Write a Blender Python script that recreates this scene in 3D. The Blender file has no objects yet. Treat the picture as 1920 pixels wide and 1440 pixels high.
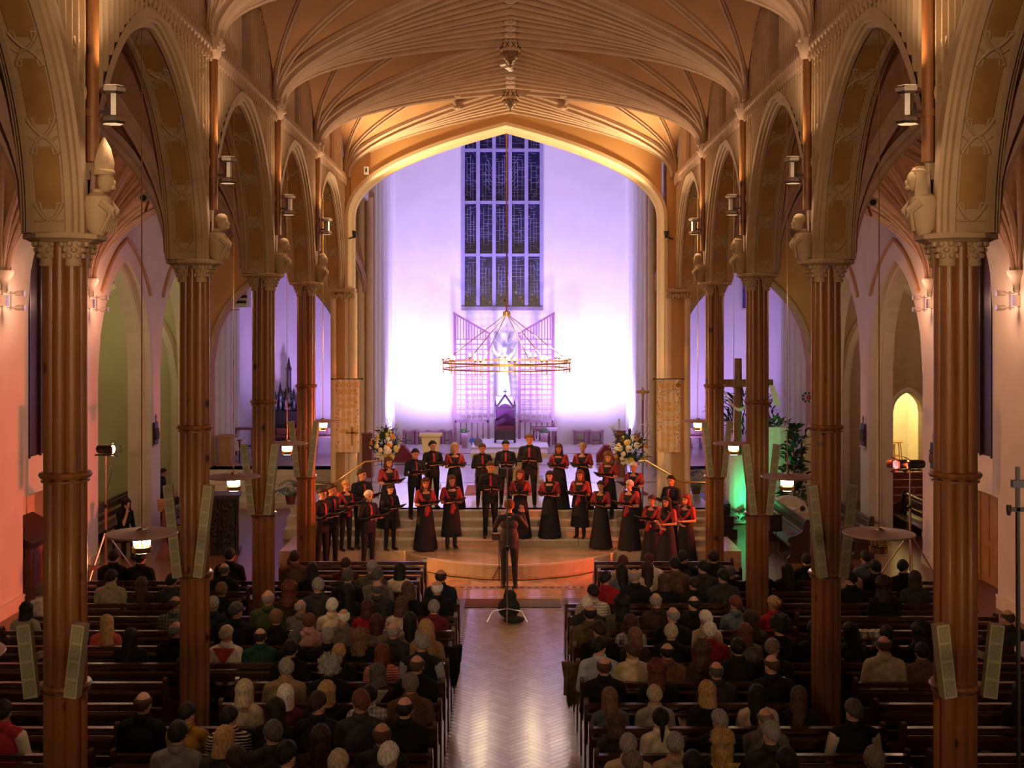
import bpy, bmesh, math, random
import numpy as np
from mathutils import Vector, Matrix, Euler
random.seed(7)
S = bpy.context.scene
COL = S.collection
PI = math.pi
# ------------------------------------------------------------ camera
F, CX, CY, EYE = 2200.0, 957.0, 597.0, 5.4          # focal length and principal point in pixels, eye height in metres
cam = bpy.data.cameras.new('camera'); camo = bpy.data.objects.new('camera', cam); COL.objects.link(camo)
cam.sensor_width = 36; cam.lens = 36 * F / 1920
cam.shift_x = (960 - CX) / 1920; cam.shift_y = -(720 - CY) / 1920
cam.clip_start = .05; cam.clip_end = 200
camo.location = (0, 0, EYE); camo.rotation_euler = (PI / 2, 0, 0)
S.camera = camo
# ------------------------------------------------------------ world and exposure
w = bpy.data.worlds.new('world'); S.world = w; w.use_nodes = True
w.node_tree.nodes['Background'].inputs[0].default_value = (1.0, .62, .42, 1)
w.node_tree.nodes['Background'].inputs[1].default_value = .012
S.view_settings.view_transform = 'Standard'; S.view_settings.look = 'None'
S.view_settings.gamma = 1; S.view_settings.use_curve_mapping = False
S.view_settings.exposure = 0.0
def lamp(name, kind, loc, power, col, size=.1, target=None, angle=None, blend=.5):
    l = bpy.data.lights.new(name, kind); l.energy = power; l.color = col
    if kind == 'AREA': l.size = size
    else: l.shadow_soft_size = size
    if kind == 'SPOT' and angle: l.spot_size = math.radians(angle); l.spot_blend = blend
    o = bpy.data.objects.new(name, l); COL.objects.link(o); o.location = loc
    if target is not None:
        o.rotation_euler = (Vector(target) - Vector(loc)).to_track_quat('-Z', 'Y').to_euler()
    return o
def at(px, py, d):                                   # where the sight line through a photo pixel reaches depth d
    return Vector(((px - CX) / F * d, d, EYE - (py - CY) / F * d))
def XA(d): return 3.57 + .0185 * d                   # arcade axis: the two rows of columns splay apart by a degree each
# violet floods that wash the sanctuary wall, standing on its floor
for x in (-3.4, -1.55, 1.55, 3.4):
    lamp('wall_flood', 'SPOT', (x, 38.9, 1.4), 1750, (.51, .40, 1.0), .25, (x * .9, 42, 6.4), 118, .9)
for s in (-1, 1):
    lamp('wall_flood', 'SPOT', (s * 6.2, 38.2, 1.3), 800, (.55, .34, 1.0), .25, (s * 6.0, 42, 5.2), 120, .9)
# stage lights on stands at both sides of the choir
lamp('stage_light_beam', 'SPOT', (8.05, 24.45, 2.5), 2600, (1.0, .11, .035), .07, (-4.0, 25.0, 1.2), 48, .45)
lamp('stage_light_beam', 'SPOT', (7.75, 24.6, 2.62), 4600, (1.0, .12, .045), .07, (-9.4, 22.4, 1.3), 32, .9)
lamp('stage_light_beam', 'SPOT', (-7.95, 24.45, 2.75), 1700, (1.0, .34, .08), .07, (4.0, 25.0, 1.2), 48, .45)
# white key light from the gallery on the choir
lamp('gallery_spot', 'SPOT', (-2.6, 1.0, 7.4), 1000, (1.0, .72, .48), .15, (0, 27, 1.6), 26, .8)
lamp('gallery_spot', 'SPOT', (2.6, 1.0, 7.4), 1000, (1.0, .72, .48), .15, (0, 27, 1.6), 26, .8)
# broad warm floods on the gallery front behind the camera
for x in (-3.0, 3.0):
    lamp('gallery_flood', 'SPOT', (x, -1.5, 6.2), 1900, (1.0, .64, .36), .5, (x*.6, 12, 11.5), 105, .9)
# green flood among the plants on the right
lamp('green_flood', 'SPOT', (6.42, 29.6, .35), 330, (.02, 1.0, .30), .1, (6.75, 31.8, 1.1), 95, .8)
# ------------------------------------------------------------ helpers
def tag(o, label=None, cat=None, group=None, kind=None):
    if label: o['label'] = label
    if cat: o['category'] = cat
    if group: o['group'] = group
    if kind: o['kind'] = kind
    return o
_mats = {}
def mat(name, c, rough=.6, var=.12, scale=6., bump=0., bscale=30., metal=0., emit=None, estr=0., stretch=None, c2=None, spec=None, coat=0.):
    if name in _mats: return _mats[name]
    m = bpy.data.materials.new(name); m.use_nodes = True; nt = m.node_tree; b = nt.nodes['Principled BSDF']
    b.inputs['Roughness'].default_value = rough; b.inputs['Metallic'].default_value = metal
    if spec is not None: b.inputs['Specular IOR Level'].default_value = spec
    if coat: b.inputs['Coat Weight'].default_value = coat; b.inputs['Coat Roughness'].default_value = .15
    tc = nt.nodes.new('ShaderNodeTexCoord'); mp = nt.nodes.new('ShaderNodeMapping')
    nt.links.new(tc.outputs['Object'], mp.inputs[0])
    if stretch: mp.inputs['Scale'].default_value = stretch
    n = nt.nodes.new('ShaderNodeTexNoise'); n.inputs['Scale'].default_value = scale; n.inputs['Detail'].default_value = 4
    nt.links.new(mp.outputs[0], n.inputs['Vector'])
    r = nt.nodes.new('ShaderNodeValToRGB'); e = r.color_ramp.elements
    a = [max(0, x * (1 - var)) for x in c]; d = [x * (1 + var) for x in c] if c2 is None else c2
    e[0].position = .3; e[1].position = .7; e[0].color = (*a, 1); e[1].color = (*d, 1)
    nt.links.new(n.outputs[0], r.inputs[0]); nt.links.new(r.outputs[0], b.inputs['Base Color'])
    if bump:
        n2 = nt.nodes.new('ShaderNodeTexNoise'); n2.inputs['Scale'].default_value = bscale; nt.links.new(mp.outputs[0], n2.inputs['Vector'])
        bp = nt.nodes.new('ShaderNodeBump'); bp.inputs['Strength'].default_value = bump; bp.inputs['Distance'].default_value = .02
        nt.links.new(n2.outputs[0], bp.inputs['Height']); nt.links.new(bp.outputs[0], b.inputs['Normal'])
    if emit: b.inputs['Emission Color'].default_value = (*emit, 1); b.inputs['Emission Strength'].default_value = estr
    _mats[name] = m; return m
class MB:
    """collects faces; obj() links them as one mesh object"""
    def __init__(s): s.v = []; s.f = []; s.m = []
    def add(s, vs, fs, m=0):
        o = len(s.v); s.v += [tuple(p) for p in vs]; s.f += [tuple(i + o for i in f) for f in fs]; s.m += [m] * len(fs); return s
    def box(s, x0, x1, y0, y1, z0, z1, m=0):
        return s.add([(x0,y0,z0),(x1,y0,z0),(x1,y1,z0),(x0,y1,z0),(x0,y0,z1),(x1,y0,z1),(x1,y1,z1),(x0,y1,z1)],
                     [(3,2,1,0),(4,5,6,7),(0,1,5,4),(1,2,6,5),(2,3,7,6),(3,0,4,7)], m)
    def bar(s, a, b, w, h, up=(0,0,1), m=0):              # rectangular bar between two points
        a = Vector(a); b = Vector(b); t = (b - a).normalized(); u = Vector(up)
        if abs(t.dot(u)) > .98: u = Vector((0,1,0))
        x = t.cross(u).normalized(); y = x.cross(t)
        vs = [p + x * i * w / 2 + y * j * h / 2 for p in (a, b) for i, j in ((-1,-1),(1,-1),(1,1),(-1,1))]
        return s.add(vs, [(0,1,2,3),(7,6,5,4),(0,4,5,1),(1,5,6,2),(2,6,7,3),(3,7,4,0)], m)
    def tube(s, pts, r, n=8, m=0, caps=True, flat=None):
        pts = [Vector(p) for p in pts]; k = len(pts); rs = r if isinstance(r, (list, tuple)) else [r] * k
        t0 = (pts[1] - pts[0]).normalized(); u = Vector((0,0,1)) if abs(t0.z) < .9 else Vector((0,1,0))
        x = t0.cross(u).normalized(); vs = []
        for i, p in enumerate(pts):
            t = (pts[min(i+1,k-1)] - pts[max(i-1,0)]).normalized()
            x = (x - t * x.dot(t)).normalized(); y = t.cross(x)
            fy = 1 if flat is None else flat
            vs += [p + (x * math.cos(2*PI*j/n) + y * math.sin(2*PI*j/n) * fy) * rs[i] for j in range(n)]
        fs = [(i*n+j, i*n+(j+1)%n, (i+1)*n+(j+1)%n, (i+1)*n+j) for i in range(k-1) for j in range(n)]
        if caps: fs += [tuple(range(n-1,-1,-1)), tuple((k-1)*n+j for j in range(n))]
        return s.add(vs, fs, m)
    def lathe(s, prof, c=(0,0,0), n=16, m=0, sx=1, sy=1, ph=0):
        c = Vector(c); k = len(prof)
        vs = [c + Vector((r*math.cos(2*PI*j/n+ph)*sx, r*math.sin(2*PI*j/n+ph)*sy, z)) for r, z in prof for j in range(n)]
        fs = [(i*n+j, i*n+(j+1)%n, (i+1)*n+(j+1)%n, (i+1)*n+j) for i in range(k-1) for j in range(n)]
        fs += [tuple(range(n-1,-1,-1)), tuple((k-1)*n+j for j in range(n))]
        return s.add(vs, fs, m)
    def ell(s, c, r, n=10, k=6, m=0, rot=None):
        if not isinstance(r, (tuple, list)): r = (r, r, r)
        c = Vector(c); vs = []
        for i in range(1, k):
            a = PI * i / k
            for j in range(n):
                p = Vector((r[0]*math.sin(a)*math.cos(2*PI*j/n), r[1]*math.sin(a)*math.sin(2*PI*j/n), -r[2]*math.cos(a)))
                vs.append(c + (rot @ p if rot else p))
        b = Vector((0,0,-r[2])); t = Vector((0,0,r[2]))
        vs += [c + (rot @ b if rot else b), c + (rot @ t if rot else t)]
        q = (k-1)*n
        fs = [(i*n+j, i*n+(j+1)%n, (i+1)*n+(j+1)%n, (i+1)*n+j) for i in range(k-2) for j in range(n)]
        fs += [(q, (j+1)%n, j) for j in range(n)] + [(q+1, (k-2)*n+j, (k-2)*n+(j+1)%n) for j in range(n)]
        return s.add(vs, fs, m)
    def prism(s, poly, fn, t0, t1, m=0):                  # poly of 2D points, fn(a, b, t) -> 3D point
        n = len(poly); vs = [fn(a, b, t) for t in (t0, t1) for a, b in poly]
        return s.add(vs, [tuple(range(n-1,-1,-1)), tuple(range(n,2*n))] + [(i,(i+1)%n,n+(i+1)%n,n+i) for i in range(n)], m)
    def strip(s, rows, m=0, closed=False):               # grid of points, rows of equal length
        n = len(rows[0]); vs = [p for r in rows for p in r]; e = n if closed else n-1
        return s.add(vs, [(i*n+j, i*n+(j+1)%n, (i+1)*n+(j+1)%n, (i+1)*n+j) for i in range(len(rows)-1) for j in range(e)], m)
    def mesh(s, name, mats, smooth=False, fix=True):
        me = bpy.data.meshes.new(name); me.from_pydata(s.v, [], s.f)
        for x in (mats if isinstance(mats, (list, tuple)) else [mats]): me.materials.append(x)
        me.polygons.foreach_set('material_index', s.m)
        if fix:
            bm = bmesh.new(); bm.from_mesh(me); bmesh.ops.recalc_face_normals(bm, faces=bm.faces); bm.to_mesh(me); bm.free()
        if smooth:
            me.polygons.foreach_set('use_smooth', [True] * len(me.polygons))
            if smooth != 'all': 
                try: me.set_sharp_from_angle(angle=math.radians(40))
                except Exception: pass
        me.update(); return me
    def obj(s, name, mats, parent=None, smooth=False, loc=(0,0,0), rz=0, fix=True):
        return inst(name, s.mesh(name, mats, smooth, fix), parent, loc, rz)
def inst(name, me, parent=None, loc=(0,0,0), rz=0, sc=None, rot=None):
    o = bpy.data.objects.new(name, me); COL.objects.link(o); o.location = loc
    o.rotation_euler = rot if rot is not None else (0, 0, rz)
    if sc is not None: o.scale = sc if isinstance(sc, (tuple, list)) else (sc, sc, sc)
    if parent: o.parent = parent
    return o
def empty(name, loc=(0,0,0), rz=0, label=None, cat=None, group=None, kind=None, parent=None):
    o = bpy.data.objects.new(name, None); COL.objects.link(o); o.location = loc; o.rotation_euler = (0,0,rz); o.empty_display_size = .2
    if parent: o.parent = parent
    return tag(o, label, cat, group, kind)
def copy_tree(o, parent=None):
    c = o.copy(); COL.objects.link(c); c.parent = parent
    for ch in list(o.children): copy_tree(ch, c)
    return c
ORD = ['first','second','third','fourth','fifth','sixth','seventh','eighth','ninth','tenth','eleventh','twelfth','thirteenth','fourteenth','fifteenth','sixteenth','seventeenth']
SIDE = {-1: 'left', 1: 'right'}
# ------------------------------------------------------------ materials
M_CREAM = mat('cream_plaster', (.50,.36,.22), .75, .10, 3, .15, 40)
M_OCHRE = mat('ochre_panel', (.40,.22,.07), .8, .12, 4)
M_WEB = mat('vault_web', (.38,.19,.085), .85, .10, 1.5)
M_RIB = mat('vault_rib', (.46,.31,.22), .75, .10, 3)
M_WALL = mat('pale_wall', (.72,.62,.52), .85, .06, 1.2)
M_WHITE = mat('white_wall', (.80,.77,.74), .85, .04, 1.0)
M_OLIVE = mat('olive_wall', (.52,.48,.30), .85, .06, 1.0)
M_BROWNW = mat('spandrel_wall', (.60,.34,.14), .85, .06, 1.0)
M_WOODC = mat('varnished_pine', (.235,.090,.025), .40, .4, 3.0, .15, 25, stretch=(4,4,.35), coat=.12)
def add_knots(m):
    nt = m.node_tree; b = nt.nodes['Principled BSDF']; src = b.inputs['Base Color'].links[0].from_socket
    tc = nt.nodes.new('ShaderNodeTexCoord'); oi = nt.nodes.new('ShaderNodeObjectInfo'); va = nt.nodes.new('ShaderNodeVectorMath'); va.operation = 'MULTIPLY_ADD'
    nt.links.new(oi.outputs['Random'], va.inputs[0]); va.inputs[1].default_value = (37, 23, 51); nt.links.new(tc.outputs['Object'], va.inputs[2])
    vo = nt.nodes.new('ShaderNodeTexVoronoi'); vo.inputs['Scale'].default_value = 2.3; nt.links.new(va.outputs[0], vo.inputs['Vector'])
    rp = nt.nodes.new('ShaderNodeValToRGB'); e = rp.color_ramp.elements; e[0].position = .07; e[0].color = (1,1,1,1); e[1].position = .15; e[1].color = (0,0,0,1); nt.links.new(vo.outputs['Distance'], rp.inputs[0])
    mx = nt.nodes.new('ShaderNodeMix'); mx.data_type = 'RGBA'; nt.links.new(rp.outputs[0], mx.inputs['Factor']); nt.links.new(src, mx.inputs['A']); mx.inputs['B'].default_value = (.035,.012,.005,1); nt.links.new(mx.outputs['Result'], b.inputs['Base Color'])
add_knots(M_WOODC)
M_DWOOD = mat('dark_pew_wood', (.060,.022,.013), .32, .3, 8, .1, 20, stretch=(.6,3,3), coat=.25)
M_BLACKW = mat('black_carved_wood', (.022,.013,.010), .4, .3, 9)
M_RWOOD = mat('red_brown_wood', (.20,.065,.035), .4, .25, 6, stretch=(1,1,.4))
M_PINE = mat('pale_oak', (.50,.30,.15), .45, .2, 6, stretch=(4,4,.5))
M_BRASS = mat('brass', (.75,.50,.20), .28, .1, 8, metal=1)
M_STEEL = mat('steel', (.55,.52,.50), .3, .1, 10, metal=1)
M_BLACK = mat('black_metal', (.015,.014,.014), .4, .2, 10)
M_RISER = mat('tan_riser', (.46,.37,.25), .5, .1, 2.5)  # step stone toned down: shade of the risers put into the colour
M_STONE = mat('pale_stone', (.66,.58,.45), .45, .08, 2.5, .05, 30)
M_FLOORW = mat('waxed_parquet', (.44,.26,.12), .22, .25, 5, .06, 14, stretch=(1,1,1), coat=.4)
M_MARBLE = mat('polished_floor', (.60,.54,.50), .12, .10, 2)
M_GLASSD = mat('dark_glass', (.008,.008,.016), .55, .5, 9, spec=.15)
M_SPEAK = mat('speaker_grey', (.34,.29,.17), .6, .08, 12)
M_SPEAKG = mat('speaker_grille', (.25,.22,.13), .7, .25, 90)
# ============================================================ the nave: columns, arcades, vault
ZC, ZSTR, ZV, RV, EXV = 6.11, 8.62, 8.73, 1.67, .42      # capital top, string course, vault springing, vault rise, vault curve
CD = [5.55, 9.9, 14.25, 18.6, 22.95]                     # column depths
PIER = 27.6
NB = [1.2] + CD + [PIER]
APEX = 8.38
def trim(o, label, kind='structure'): return tag(o, label, None, None, kind)
# -- columns
def shaft_mesh(r, z0, z1):
    mb = MB(); mb.lathe([(r, z0), (r*1.0, z1)], n=14); return mb.mesh('shaft', M_WOODC, True)
SH_A = shaft_mesh(.062, .3, 5.86); SH_B = shaft_mesh(.056, .3, 6.05)
mb = MB(); mb.lathe([(.05,0),(.066,.0),(.072,.02),(.064,.035),(.066,.06),(.105,.20),(.10,.215)], n=14)
rr = random.Random(3)
for k in range(3):
    for j in range(7+k):
        a = 2*PI*(j+.5*k)/(7+k); q = .075+.018*k
        mb.ell((math.cos(a)*q, math.sin(a)*q, .085+.048*k), (.026,.026,.024), 6, 4)
CAPM = mb.mesh('capital', M_CREAM, True)
mb = MB(); mb.lathe([(.16,0),(.205,.012),(.218,.035),(.205,.058),(.16,.07)], n=20); mb.lathe([(.16,-.03),(.196,-.022),(.196,-.006),(.16,0)], n=20)
COLLAR = mb.mesh('collar', M_WOODC, True)
mb = MB(); mb.lathe([(.34,0),(.34,.16),(.31,.19),(.26,.21),(.27,.25),(.22,.30),(.10,.31)], n=8, ph=PI/8); COLBASE = mb.mesh('base', M_WOODC)
mb = MB(); mb.lathe([(.26,-.02),(.30,.0),(.335,.012),(.335,.05),(.30,.06)], n=8, ph=PI/8); ABACUS = mb.mesh('abacus', M_CREAM)
NAMES = {9.9:'nearest', 14.25:'second', 18.6:'third', 22.95:'fourth', 5.55:'hindmost'}
def column(s, d):
    lab = {9.9:'nearest clustered pine column of the %s arcade', 14.25:'second clustered pine column from the front on the %s', 18.6:'third clustered pine column going away on the %s',
           22.95:'farthest clustered pine column on the %s, beside the choir', 5.55:'clustered pine column on the %s, nearest the gallery'}[d] % SIDE[s]
    c = empty('column', (s*XA(d), d, 0), 0, lab, 'column', 'pine columns of the nave')
    for k in range(4):
        a = PI/4 + k*PI/2
        p = (math.cos(a)*.125, math.sin(a)*.125, 0)
        inst('shaft', SH_A, c, p); inst('capital', CAPM, c, (math.cos(a)*.15, math.sin(a)*.15, ZC-.275), a)
        a = k*PI/2; inst('shaft', SH_B, c, (math.cos(a)*.125, math.sin(a)*.125, 0))
    inst('collar', COLLAR, c, (0,0,4.05)); inst('collar', COLLAR, c, (0,0,2.28)); inst('base', COLBASE, c); inst('abacus', ABACUS, c, (0,0,ZC-.06))
    return c
for s in (-1, 1):
    for d in CD: column(s, d)
# -- arcade arches
def arch_fn(y0, y1, h0=.2, h1=.2, zs=ZC, za=APEX):
    ys, ye = y0+h0, y1-h1; a = (ye-ys)/2; h = za-zs; R = (a*a+h*h)/(2*a); ym = (ys+ye)/2; th = math.acos((R-a)/R)
    def pt(t, n=0):                                       # t 0..1 near spring -> apex -> far spring, n outward offset
        if t <= .5: q = t*2*th; return (ys+R-(R+n)*math.cos(q), zs+(R+n)*math.sin(q))
        q = (1-t)*2*th; return (ye-R+(R+n)*math.cos(q), zs+(R+n)*math.sin(q))
    def z_at(y, n=0):
        if y <= ys-n or y >= ye+n: return zs
        u = (y-ys) if y <= ym else (ye-y)
        return zs + math.sqrt(max(0, (R+n)**2-(R-u)**2))
    return pt, z_at, R*th
def P(s, d, off, z): return Vector((s*(XA(d)-off+.07), d, z))
PROF = [(-.265,.20),(-.265,.09),(-.235,.085),(-.225,.05),(-.195,.05),(-.185,.005),(-.14,.0),(-.125,.035),(.125,.035),(.14,.0),(.185,.005),(.195,.05),(.225,.05),(.235,.085),(.265,.09),(.265,.20)]
for s in (-1, 1):
    wall = empty('wall_arcade_'+SIDE[s], (0,0,0), 0, 'panelled plaster arcade wall above the %s columns' % SIDE[s], None, None, 'structure')
    for bi in range(1, len(NB)-1):
        y0, y1 = NB[bi], NB[bi+1]; last = y1 == PIER
        pt, z_at, L = arch_fn(y0, y1, .2, .12 if last else .2)
        N = 28
        arch = MB(); rows = []
        for i in range(2*N+1):
            t = i/(2*N); row = []
            for o, n in PROF:
                y, z = pt(t, n)
                if t == .5: y = (y0+y1)/2 if not last else pt(.5,0)[0]
                row.append(P(s, y, o, z))
            rows.append(row)
        # split at the apex so both halves keep their own crease
        arch.strip(rows)
        ao = arch.obj('arch_moulding', M_CREAM, wall, True)
        # ochre panels and tracery between them, on both limbs
        cuts = [.03, .24, .46, .70, .90]
        for half in (0, 1):
            f = (lambda q: q/2) if half == 0 else (lambda q: 1-q/2)
            for k in range(4):
                q0, q1 = cuts[k]+.03, cuts[k+1]-.026
                pm = MB(); pm.strip([[P(s, *(lambda yz: (yz[0], o, yz[1]))(pt(f(q0+(q1-q0)*i/8), .022))) for o in (-.105,.105)] for i in range(9)])
                pm.obj('panel', M_OCHRE, ao)
            for k, c in enumerate(cuts[:-1]):
                tm = MB(); hw, hl = .115, .042
                def Q(o, l): y, z = pt(f(min(.995, max(.004, c+l))), .018); return P(s, y, o, z)
                for sx in (-1, 1):
                    for sl in (-1, 1):
                        if k == 0 and sl < 0: continue
                        tm.tube([Q(sx*hw*q, sl*hl*q**1.6) for q in (0,.25,.5,.75,1)], .013, 5)
                        tm.tube([Q(sx*hw*.98, sl*hl), Q(sx*hw*.62, sl*hl*1.05), Q(sx*hw*.55, sl*hl*.62)], .010, 5)
                    tm.tube([Q(sx*hw*.3, 0), Q(sx*hw*.6, -.012 if k else 0), Q(sx*hw, 0)], .009, 5)
                tm.obj('tracery', M_CREAM, ao, True)
        # wall plate behind the panel ribs
        wp = MB(); M = 60
        for off in (.215, -.215):
            wp.strip([[P(s, y, off, z_at(y, .12)+.0), P(s, y, off, ZV+.02)] for y in [y0+(y1-y0)*i/M for i in range(M+1)]])
        wp.strip([[P(s, y, off, ZV+.02) for off in (.215,-.215)] for y in (y0, y1)])
        wp.obj('spandrel', M_CREAM, wall, fix=False)
        # vertical panel ribs
        n = round((y1-y0)/.15); st = (y1-y0)/n
        for k in range(n):
            y = y0+(k+.5)*st
            zb = z_at(y, .17); 
            if zb > ZSTR-.06: continue
            rm = MB(); zt = ZSTR-.02; hw = .019
            rm.prism([(-hw,.215),(-hw*.4,.262),(hw*.4,.262),(hw,.215)], lambda a, b, z, y=y: P(s, y+a, b, z), zb, zt)
            for hz in ([zt-.10] + ([zb+.55+.22*((k*7)%3)] if zt-zb > 1.1 else [])):          # cusped heads
                for sg in (-1, 1):
                    rm.prism([(0,hz),(sg*st*.5,hz+.085),(sg*st*.5,hz+.10),(0,hz+.10)], lambda a, b, t, y=y: P(s, y+a, t, b), .216, .245)
                    rm.prism([(sg*hw,hz-.05),(sg*(hw+.025),hz-.02),(sg*hw,hz)], lambda a, b, t, y=y: P(s, y+a, t, b), .216, .24)
            if zt-zb > 1.1:
                hz = zb+.55+.22*((k*7)%3); c = P(s, y, .255, hz-.06); rm.ell(c, (.022,.022,.07), 6, 4)
            rm.obj('panel_rib', M_CREAM, wall)
        # string course with drops
        sc = MB(); sc.strip([[P(s, y, o, z) for o, z in ((.21,ZSTR-.04),(.29,ZSTR),(.31,ZSTR+.04),(.31,ZSTR+.07),(.26,ZSTR+.11),(.21,ZSTR+.13))] for y in (y0, y1)])
        for k in range(n):
            y = y0+(k+.5)*st
            sc.lathe([(.012,-.09),(.026,-.05),(.03,.05),(.026,.14),(.008,.20)], P(s, y, .285, ZSTR-.02), 6)
        sc.obj('string_course', M_RIB, wall, fix=False)
    # boss, wooden wall shaft and corbel figure at each column
    for d in CD:
        bm_ = MB(); rr = random.Random(int(d*10))
        bm_.lathe([(.03,-.12),(.085,-.04),(.12,.06),(.13,.16),(.10,.2)], P(s, d, .30, ZV-.10), 10)
        for j in range(16):
            a = rr.random()*2*PI; z = rr.random()*.22; bm_.ell(P(s, d, .30, ZV-.1+z) + Vector((math.cos(a)*.115, math.sin(a)*.115, 0)), .034, 6, 4)
        bm_.obj('foliate_boss', M_RIB, wall, True)
        ws = MB(); ws.lathe([(.052, 6.72), (.052, ZSTR+.02)], P(s, d, .30, 0), 12)
        ws.lathe([(.066,7.1),(.066,7.16)], P(s, d, .30, 0), 12)
        tag(ws.obj('wall_shaft', M_WOODC, None, True), 'slim dark pine wall shaft above the %s' % ({9.9:'nearest',14.25:'second',18.6:'third',22.95:'farthest',5.55:'hindmost'}[d]+' '+SIDE[s]+' column'), 'wall shaft', 'pine wall shafts on the arcades')
# -- corbel figures (busts that carry the wall shafts)
def figure(s, d, kind):
    c = empty('corbel_figure', tuple(P(s, d, .30, ZC)), 0 if s > 0 else PI, None, None, parent=bpy.data.objects['wall_arcade_'+SIDE[s]])
    mb = MB()
    mb.lathe([(.05,-.02),(.11,.05),(.13,.16),(.15,.26),(.13,.33),(.06,.37),(.05,.40)], (-.05,0,0), 12, sy=.95)
    for q in range(7): mb.tube([(-.18+.01*q, -.11+.036*q, .02), (-.20, -.10+.033*q, .16), (-.15, -.06+.02*q, .33)], .014, 5)
    mb.tube([(-.12,-.13,.28),(-.21,-.07,.20),(-.20,.0,.15)], [.045,.04,.03], 6); mb.tube([(-.12,.13,.28),(-.21,.07,.20),(-.20,.0,.15)], [.045,.04,.03], 6)
    mb.obj('torso', M_CREAM, c, True)
    h = MB(); h.ell((-.13,0,.47), (.085,.072,.10), 12, 8); h.ell((-.215,0,.455), (.018,.014,.025), 6, 4); h.ell((-.20,0,.415), (.03,.03,.025), 6, 4)
    for q in (-1, 1): h.ell((-.195,q*.03,.485), (.012,.016,.008), 6, 4)
    h.obj('head', M_CREAM, c, True)
    m2 = MB()
    if kind == 0: m2.lathe([(.09,.53),(.10,.56),(.105,.64),(.07,.76),(.01,.86)], (-.11,0,0), 8, sy=.75); m2.lathe([(.10,.52),(.108,.535),(.108,.56),(.1,.57)], (-.11,0,0), 12)
    elif kind == 1:
        m2.strip([[(-.10-.10*math.cos(a)*(1 if z<.5 else .7), .10*math.sin(a)*(1 if z<.55 else .6), z) for a in [PI*(.30+.1*k) for k in range(15)]] for z in (.30,.40,.50,.57,.60)]); m2.ell((-.09,0,.55),(.085,.085,.05),10,5)
    else: m2.ell((-.11,0,.52), (.095,.088,.075), 10, 6)
    m2.obj(['mitre','hood','hair'][kind], M_CREAM, c, True)
    tag(c, 'cream plaster corbel bust %s' % ['in a pointed mitre','with a draped hood','with close cropped hair'][kind]); c.scale = (.85,.85,.95)
for d, ka, kb in ((9.9,0,1),(14.25,2,2),(18.6,2,1),(22.95,1,2)): figure(-1, d, ka); figure(1, d, kb)
# -- nave vault
RIBP = [(-.052,.02),(-.052,-.045),(-.034,-.06),(-.020,-.075),(-.026,-.125),(.0,-.15),(.026,-.125),(.020,-.075),(.034,-.06),(.052,-.045),(.052,.02)]
def sweep(mb, pts, prof, m=0, sc=1):
    rows = []; k = len(pts)
    for i, p in enumerate(pts):
        t = (pts[min(i+1,k-1)]-pts[max(i-1,0)]).normalized(); hz = Vector((t.x,t.y,0))
        if i == 0 or hz.length < .05: hz = Vector((pts[-1].x-pts[0].x, pts[-1].y-pts[0].y, 0))
        sd = Vector((hz.y,-hz.x,0)).normalized(); nn = sd.cross(t).normalized()
        if nn.z < -.001: nn = -nn
        rows.append([p + sd*a*sc + nn*b*sc for a, b in prof])
    mb.strip(rows, m)
ceil = empty('ceiling', (0,0,0), 0, 'ribbed plaster vault of the nave with ochre webs', None, None, 'structure')
def vz(t): return ZV + RV*max(t,0)**EXV
def vpt(s, yc, dirn, half, u, v, dz=0):
    y = yc + dirn*half*v; return Vector((s*(XA(y)-.17)*(1-u), y, vz(max(u, v))+dz))
TS = [0,.004,.015,.035,.065,.10,.16,.24,.34,.46,.6,.75,.88,1.0]
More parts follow.
